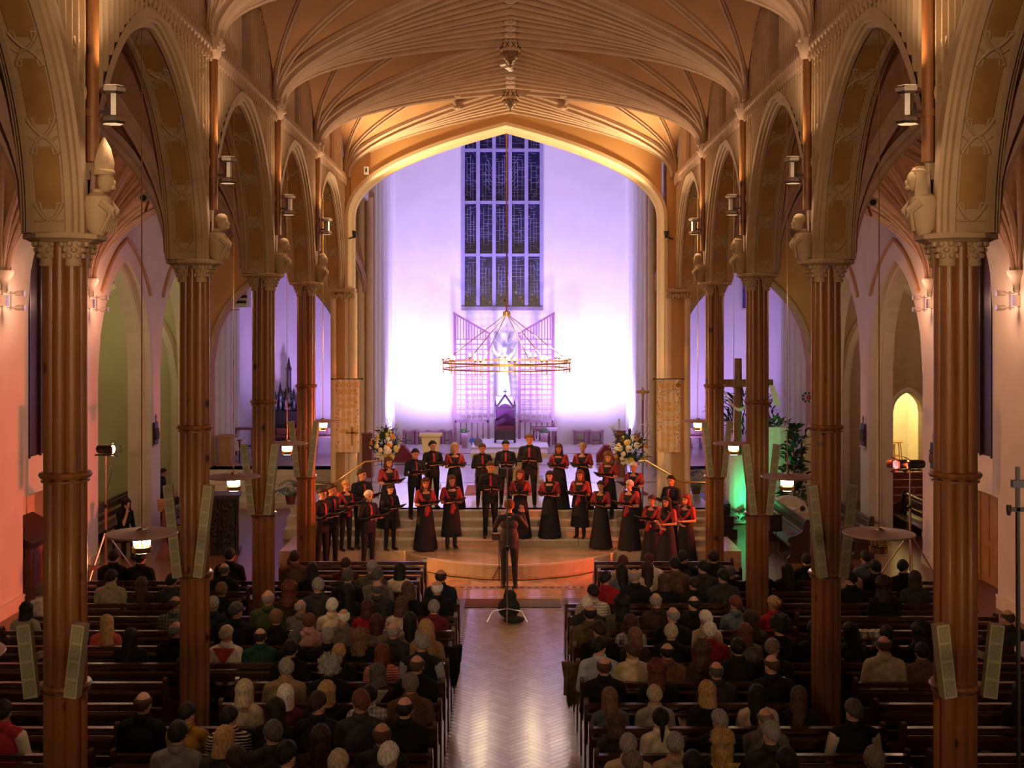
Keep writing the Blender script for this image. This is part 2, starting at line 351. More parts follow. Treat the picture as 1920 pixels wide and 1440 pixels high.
for bi in range(len(NB)-1):
    y0, y1 = NB[bi], NB[bi+1]; half = (y1-y0)/2; wb = MB(); G = [(i/14)**2.2 for i in range(15)]
    for s in (-1, 1):
        for yc, dn in ((y0, 1), (y1, -1)):
            wb.strip([[vpt(s, yc, dn, half, u, v) for v in G] for u in G])
            for vt in (.0, .17, .35, .54, .76, 1.0):
                if vt == 0 and dn == -1 and yc != PIER: continue
                rb = MB(); sweep(rb, [vpt(s, yc, dn, half, t, t*vt) for t in TS], RIBP, sc=1.2 if vt in (0,1) else 1.05); rb.obj('rib', M_RIB, ceil, True, fix=False)
            for ut in (.58, .27):
                rb = MB(); sweep(rb, [vpt(s, yc, dn, half, t*ut, t) for t in TS], RIBP, sc=.72); rb.obj('rib', M_RIB, ceil, True, fix=False)
    wb.obj('web', M_WEB, ceil, True, fix=False)
    rg = MB(); zr = ZV+RV; rg.strip([[Vector((a, y, zr+b)) for a, b in ((-.11,.0),(-.11,-.06),(-.05,-.09),(.05,-.09),(.11,-.06),(.11,0))] for y in (y0, y1)])
    rg.obj('ridge_rib', M_RIB, ceil, fix=False)
    # pendant boss at the crossing in the middle of the bay, ridge bosses, and curved braces
    ym = (y0+y1)/2
    if bi < 2: continue
    pd = MB(); pd.lathe([(.30,.14),(.22,.02),(.17,-.04),(.165,-.09),(.175,-.10),(.175,-.28),(.165,-.29)], (0, ym, zr), 16)
    po = pd.obj('pendant_boss', M_RIB, ceil, True)
    lf = MB(); lf.lathe([(.16,-.29),(.15,-.36),(.10,-.43),(.03,-.48),(.008,-.55)], (0, ym, zr), 12); rr = random.Random(bi)
    for k in range(3):
        for j in range(12): a = 2*PI*(j+.5*k)/12; q = .165-.04*k; lf.ell((math.cos(a)*q, ym+math.sin(a)*q, zr-.32-.05*k), .024, 6, 4)
    lf.obj('foliage_drop', mat('gilt_bronze', (.16,.08,.03), .45, .4, 30), po, True)
    cr = MB()
    for j in range(10):
        a = 2*PI*j/10; ca, sa = math.cos(a), math.sin(a); c = Vector((ca*.178, ym+sa*.178, zr-.19)); tx = Vector((-sa,ca,0))
        for q in (-1, 1): cr.bar(c-tx*.035-Vector((0,0,q*.05)), c+tx*.035+Vector((0,0,q*.05)), .012, .012)
    cr.obj('cross_ornament', mat('bronze_dark', (.05,.025,.012), .5, .3, 20), po)
    for j in range(8):
        a = 2*PI*j/8+PI/8
        b_ = MB(); b_.tube([(math.cos(a)*r, ym+math.sin(a)*r*1.0, zr+z) for r, z in ((.17,-.14),(.2,-.08),(.27,-.03),(.38,.0))], .026, 6); b_.obj('brace', M_RIB, po, True)
    for q in (.3, .5, .7):
        for sg in (-1, 1):
            y = ym+sg*half*q; bb = MB(); rr = random.Random(int(y*100))
            bb.ell((0,y,zr-.12),(.10,.10,.07),8,5)
            for j in range(9): a = 2*PI*j/9; bb.ell((math.cos(a)*.085, y+math.sin(a)*.085, zr-.13), .03, 6, 4)
            bb.obj('ridge_boss', M_RIB, ceil, True)
    if bi == len(NB)-2:                                    # small star of liernes in the last bay
        for s in (-1, 1):
            c = [vpt(s, y1, -1, half, t, t*vt, -.05) for t, vt in ((.70,1.0),(.70,.57))]; c2 = vpt(s, y1, -1, half, .66, 1.0, -.05)
            lm = MB()
            sweep(lm, [vpt(s, y1, -1, half, .70, .70), vpt(s, y1, -1, half, .66, .85), vpt(s, y1, -1, half, .64, 1.0)], RIBP, sc=.8); sweep(lm, [vpt(s, y0, 1, half, .70, .70), vpt(s, y0, 1, half, .66, .85), vpt(s, y0, 1, half, .64, 1.0)], RIBP, sc=.8)
            lm.obj('rib', M_RIB, ceil, True, fix=False)
            for yc, dn in ((y0,1),(y1,-1)):
                p = vpt(s, yc, dn, half, .70, .70, -.09); bb = MB(); bb.ell(p,(.10,.10,.07),8,5)
                for j in range(8): a = 2*PI*j/8; bb.ell(p+Vector((math.cos(a)*.085, math.sin(a)*.085, -.02)), .035, 6, 4)
                bb.obj('foliate_boss', M_RIB, ceil, True)
# -- clerestory walls and windows
wi = 0
for s in (-1, 1):
    cw = empty('wall_clerestory_'+SIDE[s], (0,0,0), 0, 'panelled clerestory wall under the vault on the %s' % SIDE[s], None, None, 'structure')
    for bi in range(1, len(NB)-1):
        y0, y1 = NB[bi], NB[bi+1]; ym = (y0+y1)/2; half = (y1-y0)/2; hw = .36
        top = lambda y: vz(1-abs(y-ym)/half)+.03
        pl = MB(); ys = [y0+(ym-hw-y0)*(i/12)**1.8 for i in range(13)]
        pl.strip([[P(s,y,.225,ZV-.05),P(s,y,.225,top(y))] for y in ys]); pl.strip([[P(s,y0+y1-y,.225,ZV-.05),P(s,y0+y1-y,.225,top(y))] for y in ys])
        ws = [ym-hw+2*hw*i/16 for i in range(17)]
        pl.strip([[P(s,y,.225,10.0-.12*abs(((y-ym+hw)/hw)%1-.5)*2),P(s,y,.225,top(y))] for y in ws]); pl.strip([[P(s,y,.225,ZV-.05),P(s,y,.225,8.86)] for y in (ws[0],ws[-1])])
        for y in (ym-hw, ym+hw): pl.strip([[P(s,y,o,8.86),P(s,y,o,10.0)] for o in (.225,-.10)])
        pl.obj('clerestory_panel', M_RIB, cw, fix=False)
        for k in range(9):
            for sg in (-1, 1):
                y = ym+sg*(hw+.06+k*.14); zt = min(top(y)-.10, 10.25)
                if abs(y-ym) > half-.25 or zt < 9.0: continue
                rb = MB(); rb.prism([(-.018,.225),(-.008,.27),(.008,.27),(.018,.225)], lambda a,b,z,y=y: P(s,y+a,b,z), 8.8, zt); 
                rb.prism([(-.07,zt),(0,zt-.09),(.07,zt)], lambda a,b,t,y=y: P(s,y+a,t,b), .226, .255)
                rb.obj('panel_rib', M_RIB, cw)
        wi += 1
        wo = empty('window_%d' % wi, (0,0,0), 0, 'dark twin lancet clerestory window above the %s %s arch' % (['hindmost','nearest','second','third','farthest'][bi-1], SIDE[s]), None, None, 'structure')
        for sg in (-1, 1):
            pn = MB(); ya, yb = sorted((ym+sg*.03, ym+sg*hw)); pn.strip([[P(s,y,o,z) for z in (8.86,10.0)] for y in (ya,yb) for o in (-.08,)]); pn.obj('pane', M_GLASSD, wo, fix=False)
            for z in (9.15, 9.45, 9.75): q = MB(); q.bar(P(s,ya,-.07,z), P(s,yb,-.07,z), .02, .015); q.obj('glazing_bar', M_BLACK, wo)
        mu = MB(); mu.bar(P(s,ym,.1,8.86), P(s,ym,.1,10.02), .06, .10, (0,1,0)); mu.obj('mullion', M_RIB, wo)
        si = MB(); si.bar(P(s,ym-hw,.10,8.85), P(s,ym+hw,.10,8.85), .14, .05); si.obj('sill', M_RIB, wo)
# ============================================================ chancel arch, outer walls, chapels, floor
def arch_head(u, w, zs, za):                               # height over an opening of width w at distance u from one jamb
    h = w/2; r = za-zs; u = min(u, w-u)
    if r >= h: R = (h*h+r*r)/(2*h); return zs + math.sqrt(max(0, R*R-(R-u)**2))
    return zs + r*(1-(1-u/h)**2)**.5*.85 + r*.15*(u/h)
def arched_wall(mb, fn, a0, a1, z0, z1, th, ops, m=0, n=24):
    top = z1 if callable(z1) else (lambda a: z1)
    cuts = sorted([a0, a1] + [o[0] for o in ops] + [o[1] for o in ops])
    for i in range(len(cuts)-1):
        p, q = cuts[i], cuts[i+1]
        if q-p < 1e-5: continue
        op = next((o for o in ops if o[0] <= p+1e-6 and o[1] >= q-1e-6), None)
        sm = [p+(q-p)*k/n for k in range(n+1)]
        if op is None:
            for t in (0, th): mb.strip([[fn(a,z0,t), fn(a,top(a),t)] for a in sm], m)
        else:
            hd = [(a, arch_head(a-op[0], op[1]-op[0], op[3], op[4])) for a in sm]
            for t in (0, th): mb.strip([[fn(a,h,t), fn(a,max(h,top(a)),t)] for a, h in hd], m)
            mb.strip([[fn(a,h,0), fn(a,h,th)] for a, h in hd], m)
            for a in (op[0], op[1]): mb.strip([[fn(a,op[2],0), fn(a,op[3],0)], [fn(a,op[2],th), fn(a,op[3],th)]], m)
            if op[2] > z0+.01:
                for t in (0, th): mb.strip([[fn(a,z0,t), fn(a,op[2],t)] for a in (p, q)], m)
                mb.strip([[fn(a,op[2],0), fn(a,op[2],th)] for a in (p, q)], m)
def head_curve(fn, op, t, n=24, grow=0):
    return [Vector(fn(op[0]-grow+(op[1]-op[0]+2*grow)*k/n, arch_head((op[1]-op[0]+2*grow)*k/n, op[1]-op[0]+2*grow, op[3], op[4]+grow*1.2), t)) for k in range(n+1)]
# -- chancel arch wall
CXO = -.10
def ca_in(x):                                             # inner edge of the chancel arch
    t = max(0, 1-abs(x-CXO)/3.66); return 7.72 + 2.16*t**.43
cw = empty('wall_chancel', (0,0,0), 0, 'chancel arch wall with broad flat pointed arch', None, None, 'structure')
xs = [CXO + sg*3.66*(1-(k/30)**2) for sg in (-1,) for k in range(31)] + [CXO + 3.66*(1-((30-k)/30)**2) for k in range(1, 31)]
sp = MB(); XW = XA(PIER)-.2
def ceilz(x): return vz(1-min(1,abs(x)/(XA(PIER)-.17)))
for y in (PIER, PIER+.62):
    sp.strip([[Vector((x,y,ca_in(x)+.10)), Vector((x,y,max(ca_in(x)+.10, ceilz(x)+.05)))] for x in xs])
sp.obj('spandrel', M_BROWNW, cw, fix=False)
ar = MB(); prof = [(0,.14),(-.06,.13),(-.07,.05),(.0,.02),(.03,.0),(.20,.0),(.24,-.06),(.45,-.06),(.50,.0),(.62,.02)]
rows = []
for k, x in enumerate(xs):
    a = Vector((xs[min(k+1,60)]-xs[max(k-1,0)], 0, ca_in(xs[min(k+1,60)])-ca_in(xs[max(k-1,0)]))); nrm = Vector((-a.z,0,a.x)).normalized()
    if nrm.length < .5: nrm = Vector((1,0,0))
    rows.append([Vector((x, PIER+py, ca_in(x))) + nrm*q for py, q in prof])
for sg, end in ((-1,0),(1,-1)):
    lo = [Vector((CXO+sg*3.66 + sg*q, PIER+py, .95)) for py, q in prof]
    if end == 0: rows.insert(0, lo)
    else: rows.append(lo)
ar.strip(rows); ar.obj('arch_moulding', mat('arch_cream', (.74,.58,.38), .7, .06, 2), cw, True, fix=False)
for s in (-1, 1):
    x0, x1 = sorted((CXO+s*3.78 if s>0 else -3.78-.0, s*4.20))
    pr = MB(); pr.box(x0, x1, PIER+.02, PIER+.62, .94, 9.2); pr.obj('pier', M_BROWNW, cw)
    for q, (ox, rad) in enumerate(((3.70,.10),(4.16,.07))):
        sh = MB(); sh.lathe([(rad*1.5,.95),(rad*1.5,1.15),(rad,1.22),(rad,5.98),(rad*1.25,6.0)], (s*ox, PIER+.0, 0), 10); sh.obj('pier_shaft', mat('arch_cream', (.74,.58,.38)), cw, True)
    cpt = MB(); cpt.box(s*3.95-.30, s*3.95+.30, PIER-.14, PIER+.3, 6.02, 6.10)
    for j in range(9): cpt.ell((s*(3.68+.067*j), PIER-.08, 5.92+.02*(j%2)), (.05,.06,.07), 6, 5)
    cpt.obj('capital', M_CREAM, cw)
    pb = MB(); pb.box(s*3.95-.36, s*3.95+.36, PIER-.16, PIER+.5, .94, 1.10); pb.box(s*3.95-.33, s*3.95+.33, PIER-.12, PIER+.5, 1.10, 1.25); pb.obj('pier_base', M_STONE, cw)
tag(MB().box(-.055,.055,-.05,.05,-.09,.09,0).add([(-.02,-.052,-.04),(.02,-.052,-.04),(.02,-.052,.05),(-.02,-.052,.05)],[(0,1,2,3)],1).obj('wall_speaker', [M_WHITE, M_BLACK], None, loc=tuple(at(687,320,27.5))), 'small white box loudspeaker with dark face beside the chancel arch', 'loudspeaker')
# -- sanctuary walls
BACK, ENDW, ZF, XS = 42.0, 35.0, .945, 4.2
bw = MB()
WX0, WX1 = at(865,0,BACK).x, at(1018,0,BACK).x; WZ0 = at(0,582,BACK).z; WZ1 = 12.5
for a, b, c, d in ((-XS-.3, WX0, .9, 13), (WX1, XS+.3, .9, 13), (WX0, WX1, .9, WZ0), (WX0, WX1, WZ1, 13)): bw.box(a, b, BACK, BACK+.5, c, d)
trim(bw.obj('wall_back', M_WHITE), 'tall white sanctuary wall washed in violet light')
for s in (-1, 1):
    sw = MB(); sw.box(*sorted((s*XS, s*(XS+.35))), ENDW+.5, BACK, .9, 13)
    so = trim(sw.obj('wall_chancel_'+SIDE[s], M_WHITE), 'white side wall of the sanctuary on the %s' % SIDE[s])
    for k in range(6):
        pl = MB(); y = ENDW+.65+k*1.12; pl.lathe([(.13,.95),(.13,12.8)], (s*(XS-.02), y, 0), 10); pl.lathe([(.05,.95),(.05,12.8)], (s*(XS-.02), y+.24, 0), 8); pl.obj('pilaster', M_WHITE, so, True)
cc = MB(); cc.box(-10, 10, PIER+.6, BACK+.5, 13, 13.2); trim(cc.obj('ceiling_chancel', M_WHITE), 'high white ceiling of the chancel')
# upper walls that carry the chancel ceiling above the transept arms
for s in (-1, 1):
    uw = MB(); uw.box(*sorted((s*4.22, s*4.5)), PIER+.3, ENDW, 8.9, 13); trim(uw.obj('wall_crossing_'+SIDE[s], M_WHITE), 'upper chancel wall over the crossing on the %s' % SIDE[s])
# -- transept end walls with a wide arch into the rooms behind
for s in (-1, 1):
    fn = lambda a, z, t, s=s: Vector((s*a, ENDW+t, z))
    op = (4.95, 8.95, 0, 4.0, 6.86)
    ew = MB(); arched_wall(ew, fn, 4.12, 9.3, 0, 9.2, .5, [op])
    eo = trim(ew.obj('wall_transept_'+SIDE[s], M_BROWNW, fix=False), 'tawny transept wall with wide arch on the %s' % SIDE[s])
    for q in (4.2,4.45,4.7): sh = MB(); sh.lathe([(.11,.3),(.11,9.0)], (s*q, ENDW-.02, 0), 10); sh.obj('pilaster', mat('arch_cream', (.74,.58,.38)), eo, True)
    hm = MB(); hm.tube(head_curve(fn, op, -.02, grow=.06), .07, 6); hm.obj('arch_moulding', M_CREAM, eo, True)
    bk = MB(); bk.box(*sorted((s*4.5, s*9.4)), BACK, BACK+.4, .9, 9); trim(bk.obj('wall_back_'+SIDE[s], M_WHITE), 'violet washed wall behind the %s transept arch' % SIDE[s])
    ow = MB(); ow.box(*sorted((s*9.1, s*9.4)), ENDW+.4, BACK, .9, 9); oo = trim(ow.obj('wall_room_'+SIDE[s], M_WHITE), 'white outer wall of the room behind the %s transept arch' % SIDE[s])
    for k in range(9):
        pl = MB(); pl.lathe([(.10 if k%2 else .16,.95),(.10 if k%2 else .16,8.9)], (s*9.06, ENDW+.7+k*.36, 0), 8); pl.obj('pilaster', M_WHITE, oo, True)
    cl = MB(); cl.box(*sorted((s*4.4, s*9.4)), ENDW+.4, BACK, 8.9, 9); trim(cl.obj('ceiling_room_'+SIDE[s], M_WHITE), 'ceiling of the room behind the %s transept arch' % SIDE[s])
# small high windows on the right room wall
for k, (px0, px1) in enumerate(((1390,1402),(1447,1463))):
    a = at(px0, 455, BACK-.05); b = at(px1, 578, BACK-.05); wm = MB(); wm.box(a.x, b.x, BACK-.06, BACK, b.z, a.z); wo = trim(wm.obj('window_%d' % (20+k), mat('blue_glass', (.10,.08,.30), .2, .3, 9)), 'narrow dark window high on the violet wall, %s of two' % ['left','right'][k])
    fr = MB(); 
    for x in (a.x, b.x): fr.box(x-.03, x+.03, BACK-.10, BACK-.05, b.z, a.z)
    fr.box(a.x, b.x, BACK-.10, BACK-.05, b.z-.06, b.z); fr.obj('frame', M_STONE, wo)
# -- aisle outer walls
OW = 9.1
for s in (-1, 1):
    fn = lambda a, z, t, s=s: Vector((s*(OW+t), a, z))
    ops = [(22.15, 24.75, 2.05, 5.6, 7.5), (25.9, 29.75, 0, 4.1, 6.78), (30.5, 34.2, 0, 4.1, 6.78)]
    alc = (21.9, 24.9, 0, 1.99, 2.0)
    wm = MB(); arched_wall(wm, fn, 6, 21.9, 0, 9.3, .6, []); arched_wall(wm, fn, 24.9, 35.2, 0, 9.3, .6, ops[1:])
    arched_wall(wm, fn, 21.9, 24.9, 2.05, 9.3, .6, [ops[0]])
    for a in (21.9, 24.9): wm.strip([[fn(a,0,0), fn(a,2.05,0)],[fn(a,0,1.0), fn(a,2.05,1.0)]])
    wm.strip([[fn(a,2.05,0), fn(a,2.05,1.0)] for a in (21.9, 24.9)]); wm.strip([[fn(21.9,0,1.0), fn(21.9,2.05,1.0)],[fn(24.9,0,1.0), fn(24.9,2.05,1.0)]])
    wall = trim(wm.obj('wall_'+SIDE[s], M_WALL, fix=False), 'plastered aisle wall with tall pointed arches on the %s' % SIDE[s])
    for op in ops[1:]:
        h = MB(); h.tube(head_curve(fn, op, -.03, grow=.42)[3:-3], .045, 6); h.obj('hood_mould', mat('tan_moulding', (.50,.28,.14), .8), wall, True)
        h = MB(); cv = head_curve(fn, op, .25); h.tube([fn(op[0],0,.25)]+cv+[fn(op[1],0,.25)], .07, 6); h.obj('arch_moulding', M_WALL, wall, True)
    nw = empty('window_%d' % (30+(s>0)), (0,0,0), 0, 'tall dark lancet window in the %s aisle wall' % SIDE[s], None, None, 'structure')
    pn = MB(); cv = head_curve(fn, (22.45,24.45,0,5.6,7.2), .55); k = len(cv)
    pn.strip([[p, Vector((p.x, p.y, 2.6))] for p in cv]); pn.obj('pane', mat('dark_brown_glass', (.03,.012,.008), .25, .5, 6), nw, fix=False)
    sl = MB(); sl.strip([[fn(a,2.06,0), fn(a,2.62,.54)] for a in (22.16, 24.74)]); sl.obj('sill', M_WALL, nw, fix=False)
    for a in (22.9, 23.45, 24.0): q = MB(); q.bar(fn(a,2.6,.52), fn(a,6.9,.52), .05, .05, (0,1,0)); q.obj('mullion', M_BLACKW, nw)
    bb = MB()
    for a, b in ((8,21.9),(24.9,25.9)): bb.box(*sorted((s*OW, s*(OW-.035))), a, b, 0, .22); bb.box(*sorted((s*OW, s*(OW-.05))), a, b, .22, .26)
    trim(bb.obj('baseboard_'+SIDE[s], M_WALL), 'moulded skirting along the %s aisle wall' % SIDE[s])
    # wall corbels with the aisle vault springing
    for d in (21.0, 25.35):
        c = MB(); c.lathe([(.03,-.34),(.06,-.30),(.05,-.22),(.10,-.10),(.16,0),(.16,.06)], (s*(OW-.05), d, 6.2), 10); c.obj('corbel', M_WALL, wall, True)
    # side chapel behind the arches
    cm = MB(); cm.box(*sorted((s*13.4, s*13.7)), 20, 35, 0, 7.4); cm.box(*sorted((s*(OW+.6), s*13.7)), 21, 21.3, 0, 7.4)
    trim(cm.obj('wall_chapel_side_'+SIDE[s], M_OLIVE if s < 0 else mat('chapel_brown',(.46,.34,.24),.85,.06)), 'plastered side wall of the %s chapel' % SIDE[s])
    fc = lambda a, z, t, s=s: Vector((s*a, 34.6+t, z))
    dr = [(11.28, 12.16, .9, 2.62, 3.22)] if s > 0 else []
    ce = MB(); arched_wall(ce, fc, OW+.55, 13.5, 0, 7.4, .4, dr); eo = trim(ce.obj('wall_chapel_end_'+SIDE[s], M_OLIVE if s < 0 else mat('chapel_brown',(.46,.34,.24),.85,.06), fix=False), 'plastered end wall of the %s side chapel' % SIDE[s])
    band = MB(); band.tube([fc(OW+.75,0,-.05)]+head_curve(fc, (OW+.75, 13.2, 0, 3.6, 6.4), -.05)+[fc(13.2,0,-.05)], .16, 6); band.obj('arch_moulding', M_WALL, eo, True)
    if s > 0:
        h = MB(); cv = head_curve(fc, dr[0], -.03, grow=.07); h.tube([fc(dr[0][0]-.07,.9,-.03)]+cv+[fc(dr[0][1]+.07,.9,-.03)], .07, 6); h.obj('door_surround', M_WALL, eo, True)
        nb = MB(); nb.box(10.8, 12.9, 37.5, 37.7, .8, 4.4); nb.box(12.7, 12.9, 35, 37.5, .8, 4.4); nb.box(10.8,11.0,35,37.5,.8,4.4); nb.box(10.8,12.9,35,37.7,4.2,4.4); trim(nb.obj('wall_lobby', mat('lobby_wall',(.85,.80,.62),.8,.04)), 'bright cream walls of the lobby behind the pointed doorway')
        trim(MB().box(10.8,12.9,34.6,37.7,.8,.9).obj('floor_lobby', M_PINE), 'pale floor of the lit lobby')
        st = empty('chapel_steps', (0,0,0), 0, 'dark wooden steps below the lit pointed doorway', None, None, 'structure')
        for k in range(5): MB().box(10.6, 13.3, 33.1+.3*k, 34.6, .18*k, .18*(k+1)).obj('step', M_RWOOD, st)
    cf = MB(); cf.box(*sorted((s*(OW+.5), s*13.7)), 21, 35, 7.3, 7.5); trim(cf.obj('ceiling_chapel_'+SIDE[s], M_WEB), 'ceiling of the %s side chapel' % SIDE[s])
# -- aisle vaults
AZ, AR = 6.2, 2.75
AB = [5.55, 9.9, 14.25, 18.6, 22.95, 35.0]; BO = [7.95, 12.3, 16.65, 21.0, 25.35, 35.0]
for s in (-1, 1):
    ac = empty('ceiling_'+SIDE[s], (0,0,0), 0, 'ribbed aisle vault on the %s' % SIDE[s], None, None, 'structure')
    def apt(yc, dn, half, u, v, inner):
        j = AB.index(yc); q = (u/2 if inner else 1-u/2)              # bay lines run slightly askew from column to wall corbel
        k = j+dn; ya = AB[j]+(BO[j]-AB[j])*q; ym_ = ((AB[j]+AB[k])/2)*(1-q)+((BO[j]+BO[k])/2)*q; y = ya+(ym_-ya)*v
        xi = XA(min(y,PIER))+.22; hw = (OW-xi)/2
        x = (xi+hw*u) if inner else (OW-hw*u); return Vector((s*x, y, AZ+AR*max(u,v)**.5))
    for i in range(len(AB)-1):
        y0, y1 = AB[i], AB[i+1]; half = (y1-y0)/2; wb = MB(); G = [(k/10)**2 for k in range(11)]
        for inner in (0, 1):
            for yc, dn in ((y0,1),(y1,-1)):
                wb.strip([[apt(yc,dn,half,u,v,inner) for v in G] for u in G])
                for u1, v1 in ((1,0),(1,1),(1,.5),(.5,1)):
                    if v1 == 0 and dn == -1: continue
                    rb = MB(); sweep(rb, [apt(yc,dn,half,t*u1,t*v1,inner) for t in TS], RIBP, sc=1.3 if v1 == 0 else 1.0); rb.obj('rib', mat('aisle_rib',(.50,.33,.24),.8), ac, True, fix=False)
        wb.obj('web', mat('aisle_web',(.46,.26,.15),.85), ac, True, fix=False)
# -- floors
trim(MB().box(-9.7, 9.7, -3, 33.4, -.2, 0).obj('floor', mat('dark_floor', (.16,.075,.035), .35, .25, 5, coat=.2)), 'dark timber nave floor')
for s in (-1, 1): trim(MB().box(*sorted((s*9.7, s*13.6)), 21, 35, -.2, .005).obj('floor_chapel_'+SIDE[s], mat('chapel_floor',(.22,.10,.05),.4,.2,5)), 'timber floor of the %s side chapel' % SIDE[s])
trim(MB().box(-4.75, 4.75, 27.37, BACK, .3, ZF).obj('floor_chancel', M_MARBLE), 'polished pale chancel floor')
for s in (-1, 1):
    trim(MB().box(*sorted((s*4.75, s*9.4)), 34.6, BACK, .3, ZF).obj('floor_room_'+SIDE[s], M_MARBLE), 'polished floor behind the %s transept arch' % SIDE[s])
    st = empty('transept_steps', (0,0,0), 0, 'pale stone steps up to the %s transept arch' % SIDE[s], None, None, 'structure')
    for k in range(5): MB().box(*sorted((s*4.8, s*9.1)), 33.3+.32*k, 35.4, .19*k+(-.05 if k==0 else 0), .19*(k+1)-.005).obj('step', M_STONE, st)
# inlaid border lines of the chancel floor
for k, y in enumerate((31.8, 35.6, 38.6)): trim(MB().box(-4.1, 4.1, y, y+.22, ZF-.01, ZF+.004).obj('trim_%d' % (k+1), mat('inlay', (.20,.16,.18), .2, .2)), 'dark inlaid strip across the chancel floor, %s from the steps' % ORD[k])
# -- platform and steps
PZ = .265
plat = MB(); arc = [(-5.1, 25.9)] + [(-2.35+4.7*k/24, 25.9-1.5*math.sin(PI*k/24)**.75) for k in range(25)] + [(5.1, 25.9), (5.1, 27.6), (-5.1, 27.6)]
plat.prism(arc, lambda a, b, t: Vector((a, b, t)), 0, PZ)
trim(plat.obj('floor_platform', mat('platform_floor', (.58,.44,.30), .18, .12, 3)), 'low polished platform with bowed front before the steps')
lip = MB(); fr = arc[1:26]; lip.strip([[Vector((a, b-.012, z)) for a, b in fr] for z in (PZ-.035, PZ+.004)]); lip.strip([[Vector((a, b-.012, PZ+.004)) for a, b in fr],[Vector((a, b+.06, PZ+.004)) for a, b in fr]])
trim(lip.obj('trim_10', M_STONE, fix=False), 'pale nosing along the bowed platform edge')
st = empty('chancel_steps', (0,0,0), 0, 'four pale stone steps up to the chancel', None, None, 'structure')
for k in range(4):
    nn = 6
    for j in range(nn):                                    # each step of six slabs
        xa, xb = -4.6+9.2*j/nn+.004, -4.6+9.2*(j+1)/nn-.004
        MB().box(xa, xb, 26.4+.3*k, 26.4+.3*k+.31, 0, PZ+.17*(k+1)-.035).obj('riser', M_RISER, st)
        MB().box(xa, xb, 26.37+.3*k, 26.37+.3*k+.34, PZ+.17*(k+1)-.035, PZ+.17*(k+1)).obj('tread', M_STONE, st)
# ============================================================ lamps of the place
M_BULB = mat('warm_bulb', (1,.8,.5), .4, 0, emit=(1.0,.78,.48), estr=28)
M_LENS = mat('lamp_glass', (.75,.70,.62), .15, .05, emit=(1.0,.66,.34), estr=.6)
M_DISC = mat('pendant_disc', (.36,.25,.20), .45, .06, 4)
BAYN = {7.725:'hindmost', 12.075:'nearest', 16.425:'second', 20.775:'third', 25.275:'farthest'}
def pendant(s, d, lit):
    x = s*XA(d); c = empty('pendant_lamp', (x, d, 3.05), 0, 'round disc pendant lamp hanging in the %s %s arch%s' % (BAYN[d], SIDE[s], '' if lit else ', unlit'), 'pendant lamp', 'disc pendants of the arcades')
    MB().lathe([(.02,.15),(.36,.125),(.365,.135),(.36,.145),(.05,.175),(.02,.18)], n=40).obj('disc', M_DISC, c, True)
    MB().tube([(0,0,.17),(0,0,APEX-3.05+.06)], .006, 6).obj('wire', M_BRASS, c)
    MB().lathe([(.055,.13),(.06,.18),(.03,.20)], n=14).obj('cap', M_STEEL, c, True)
    MB().lathe([(.075,-.06),(.095,-.055),(.10,.0),(.085,.01),(.085,-.04),(.02,-.05)], n=18).obj('lamp_cup', M_BRASS, c, True)
    bm_ = MB().tube([(0,0,0),(0,0,.06)], [.014,.017], 8).ell((0,0,.065), .018, 8, 5).mesh('bulb', M_BULB if lit else M_BRASS, True)
    for k in range(8): a = 2*PI*k/8; inst('bulb', bm_, c, (math.cos(a)*.075, math.sin(a)*.075, .02))
    for k in range(4): a = 2*PI*k/4+.4; MB().tube([(math.cos(a)*.09, math.sin(a)*.09, 0),(math.cos(a)*.05, math.sin(a)*.05, .14)], .005, 5).obj('stay', M_BRASS, c)
    if lit: lamp('pendant_light', 'POINT', (x, d, 2.95), 17, (1.0,.70,.40), .09)
for d in BAYN:
    for s in (-1, 1): pendant(s, d, not (s > 0 and d == 12.075))
def floodlight(s, d, px=None, z=7.2, power=40, col=(1.0,.68,.42)):
    p = P(s, d, .47, z); c = empty('floodlight', tuple(p), 0, 'grey twin hexagonal floodlight on the wall shaft above the %s %s column' % ({9.9:'nearest',14.25:'second',18.6:'third',22.95:'farthest'}[d], SIDE[s]), 'floodlight', 'floodlights on the arcade wall shafts')
    hexm = MB().lathe([(.07,.0),(.105,.02),(.11,.05),(.09,.07)], n=6, sy=.8).mesh('housing', M_STEEL)
    inst('housing', hexm, c, (0,0,.09)); inst('housing', hexm, c, (0,0,-.09), rot=(PI,0,0))
    lensm = MB().lathe([(.085,0),(.085,.006)], n=6, sy=.8).mesh('lens', M_LENS)
    inst('lens', lensm, c, (0,0,.158)); inst('lens', lensm, c, (0,0,-.164))
    MB().lathe([(.055,-.09),(.055,.09)], n=8).obj('body', M_STEEL, c, True)
    MB().bar((0,0,-.06),(s*.16,0,-.06), .03, .03).obj('bracket', M_BLACK, c)
    lamp('floodlight_up', 'SPOT', tuple(p+Vector((-s*.05,0,.20))), power, col, .06, tuple(p+Vector((-s*1.6,-.6,4))), 150, .8)
    lamp('floodlight_down', 'SPOT', tuple(p+Vector((-s*.05,0,-.20))), power*.10, col, .06, tuple(p+Vector((-s*.9,-.9,-4))), 150, .8)
for d, pw in ((9.9,90),(14.25,85),(18.6,85),(22.95,110)):
    for s in (-1, 1): floodlight(s, d, power=pw)
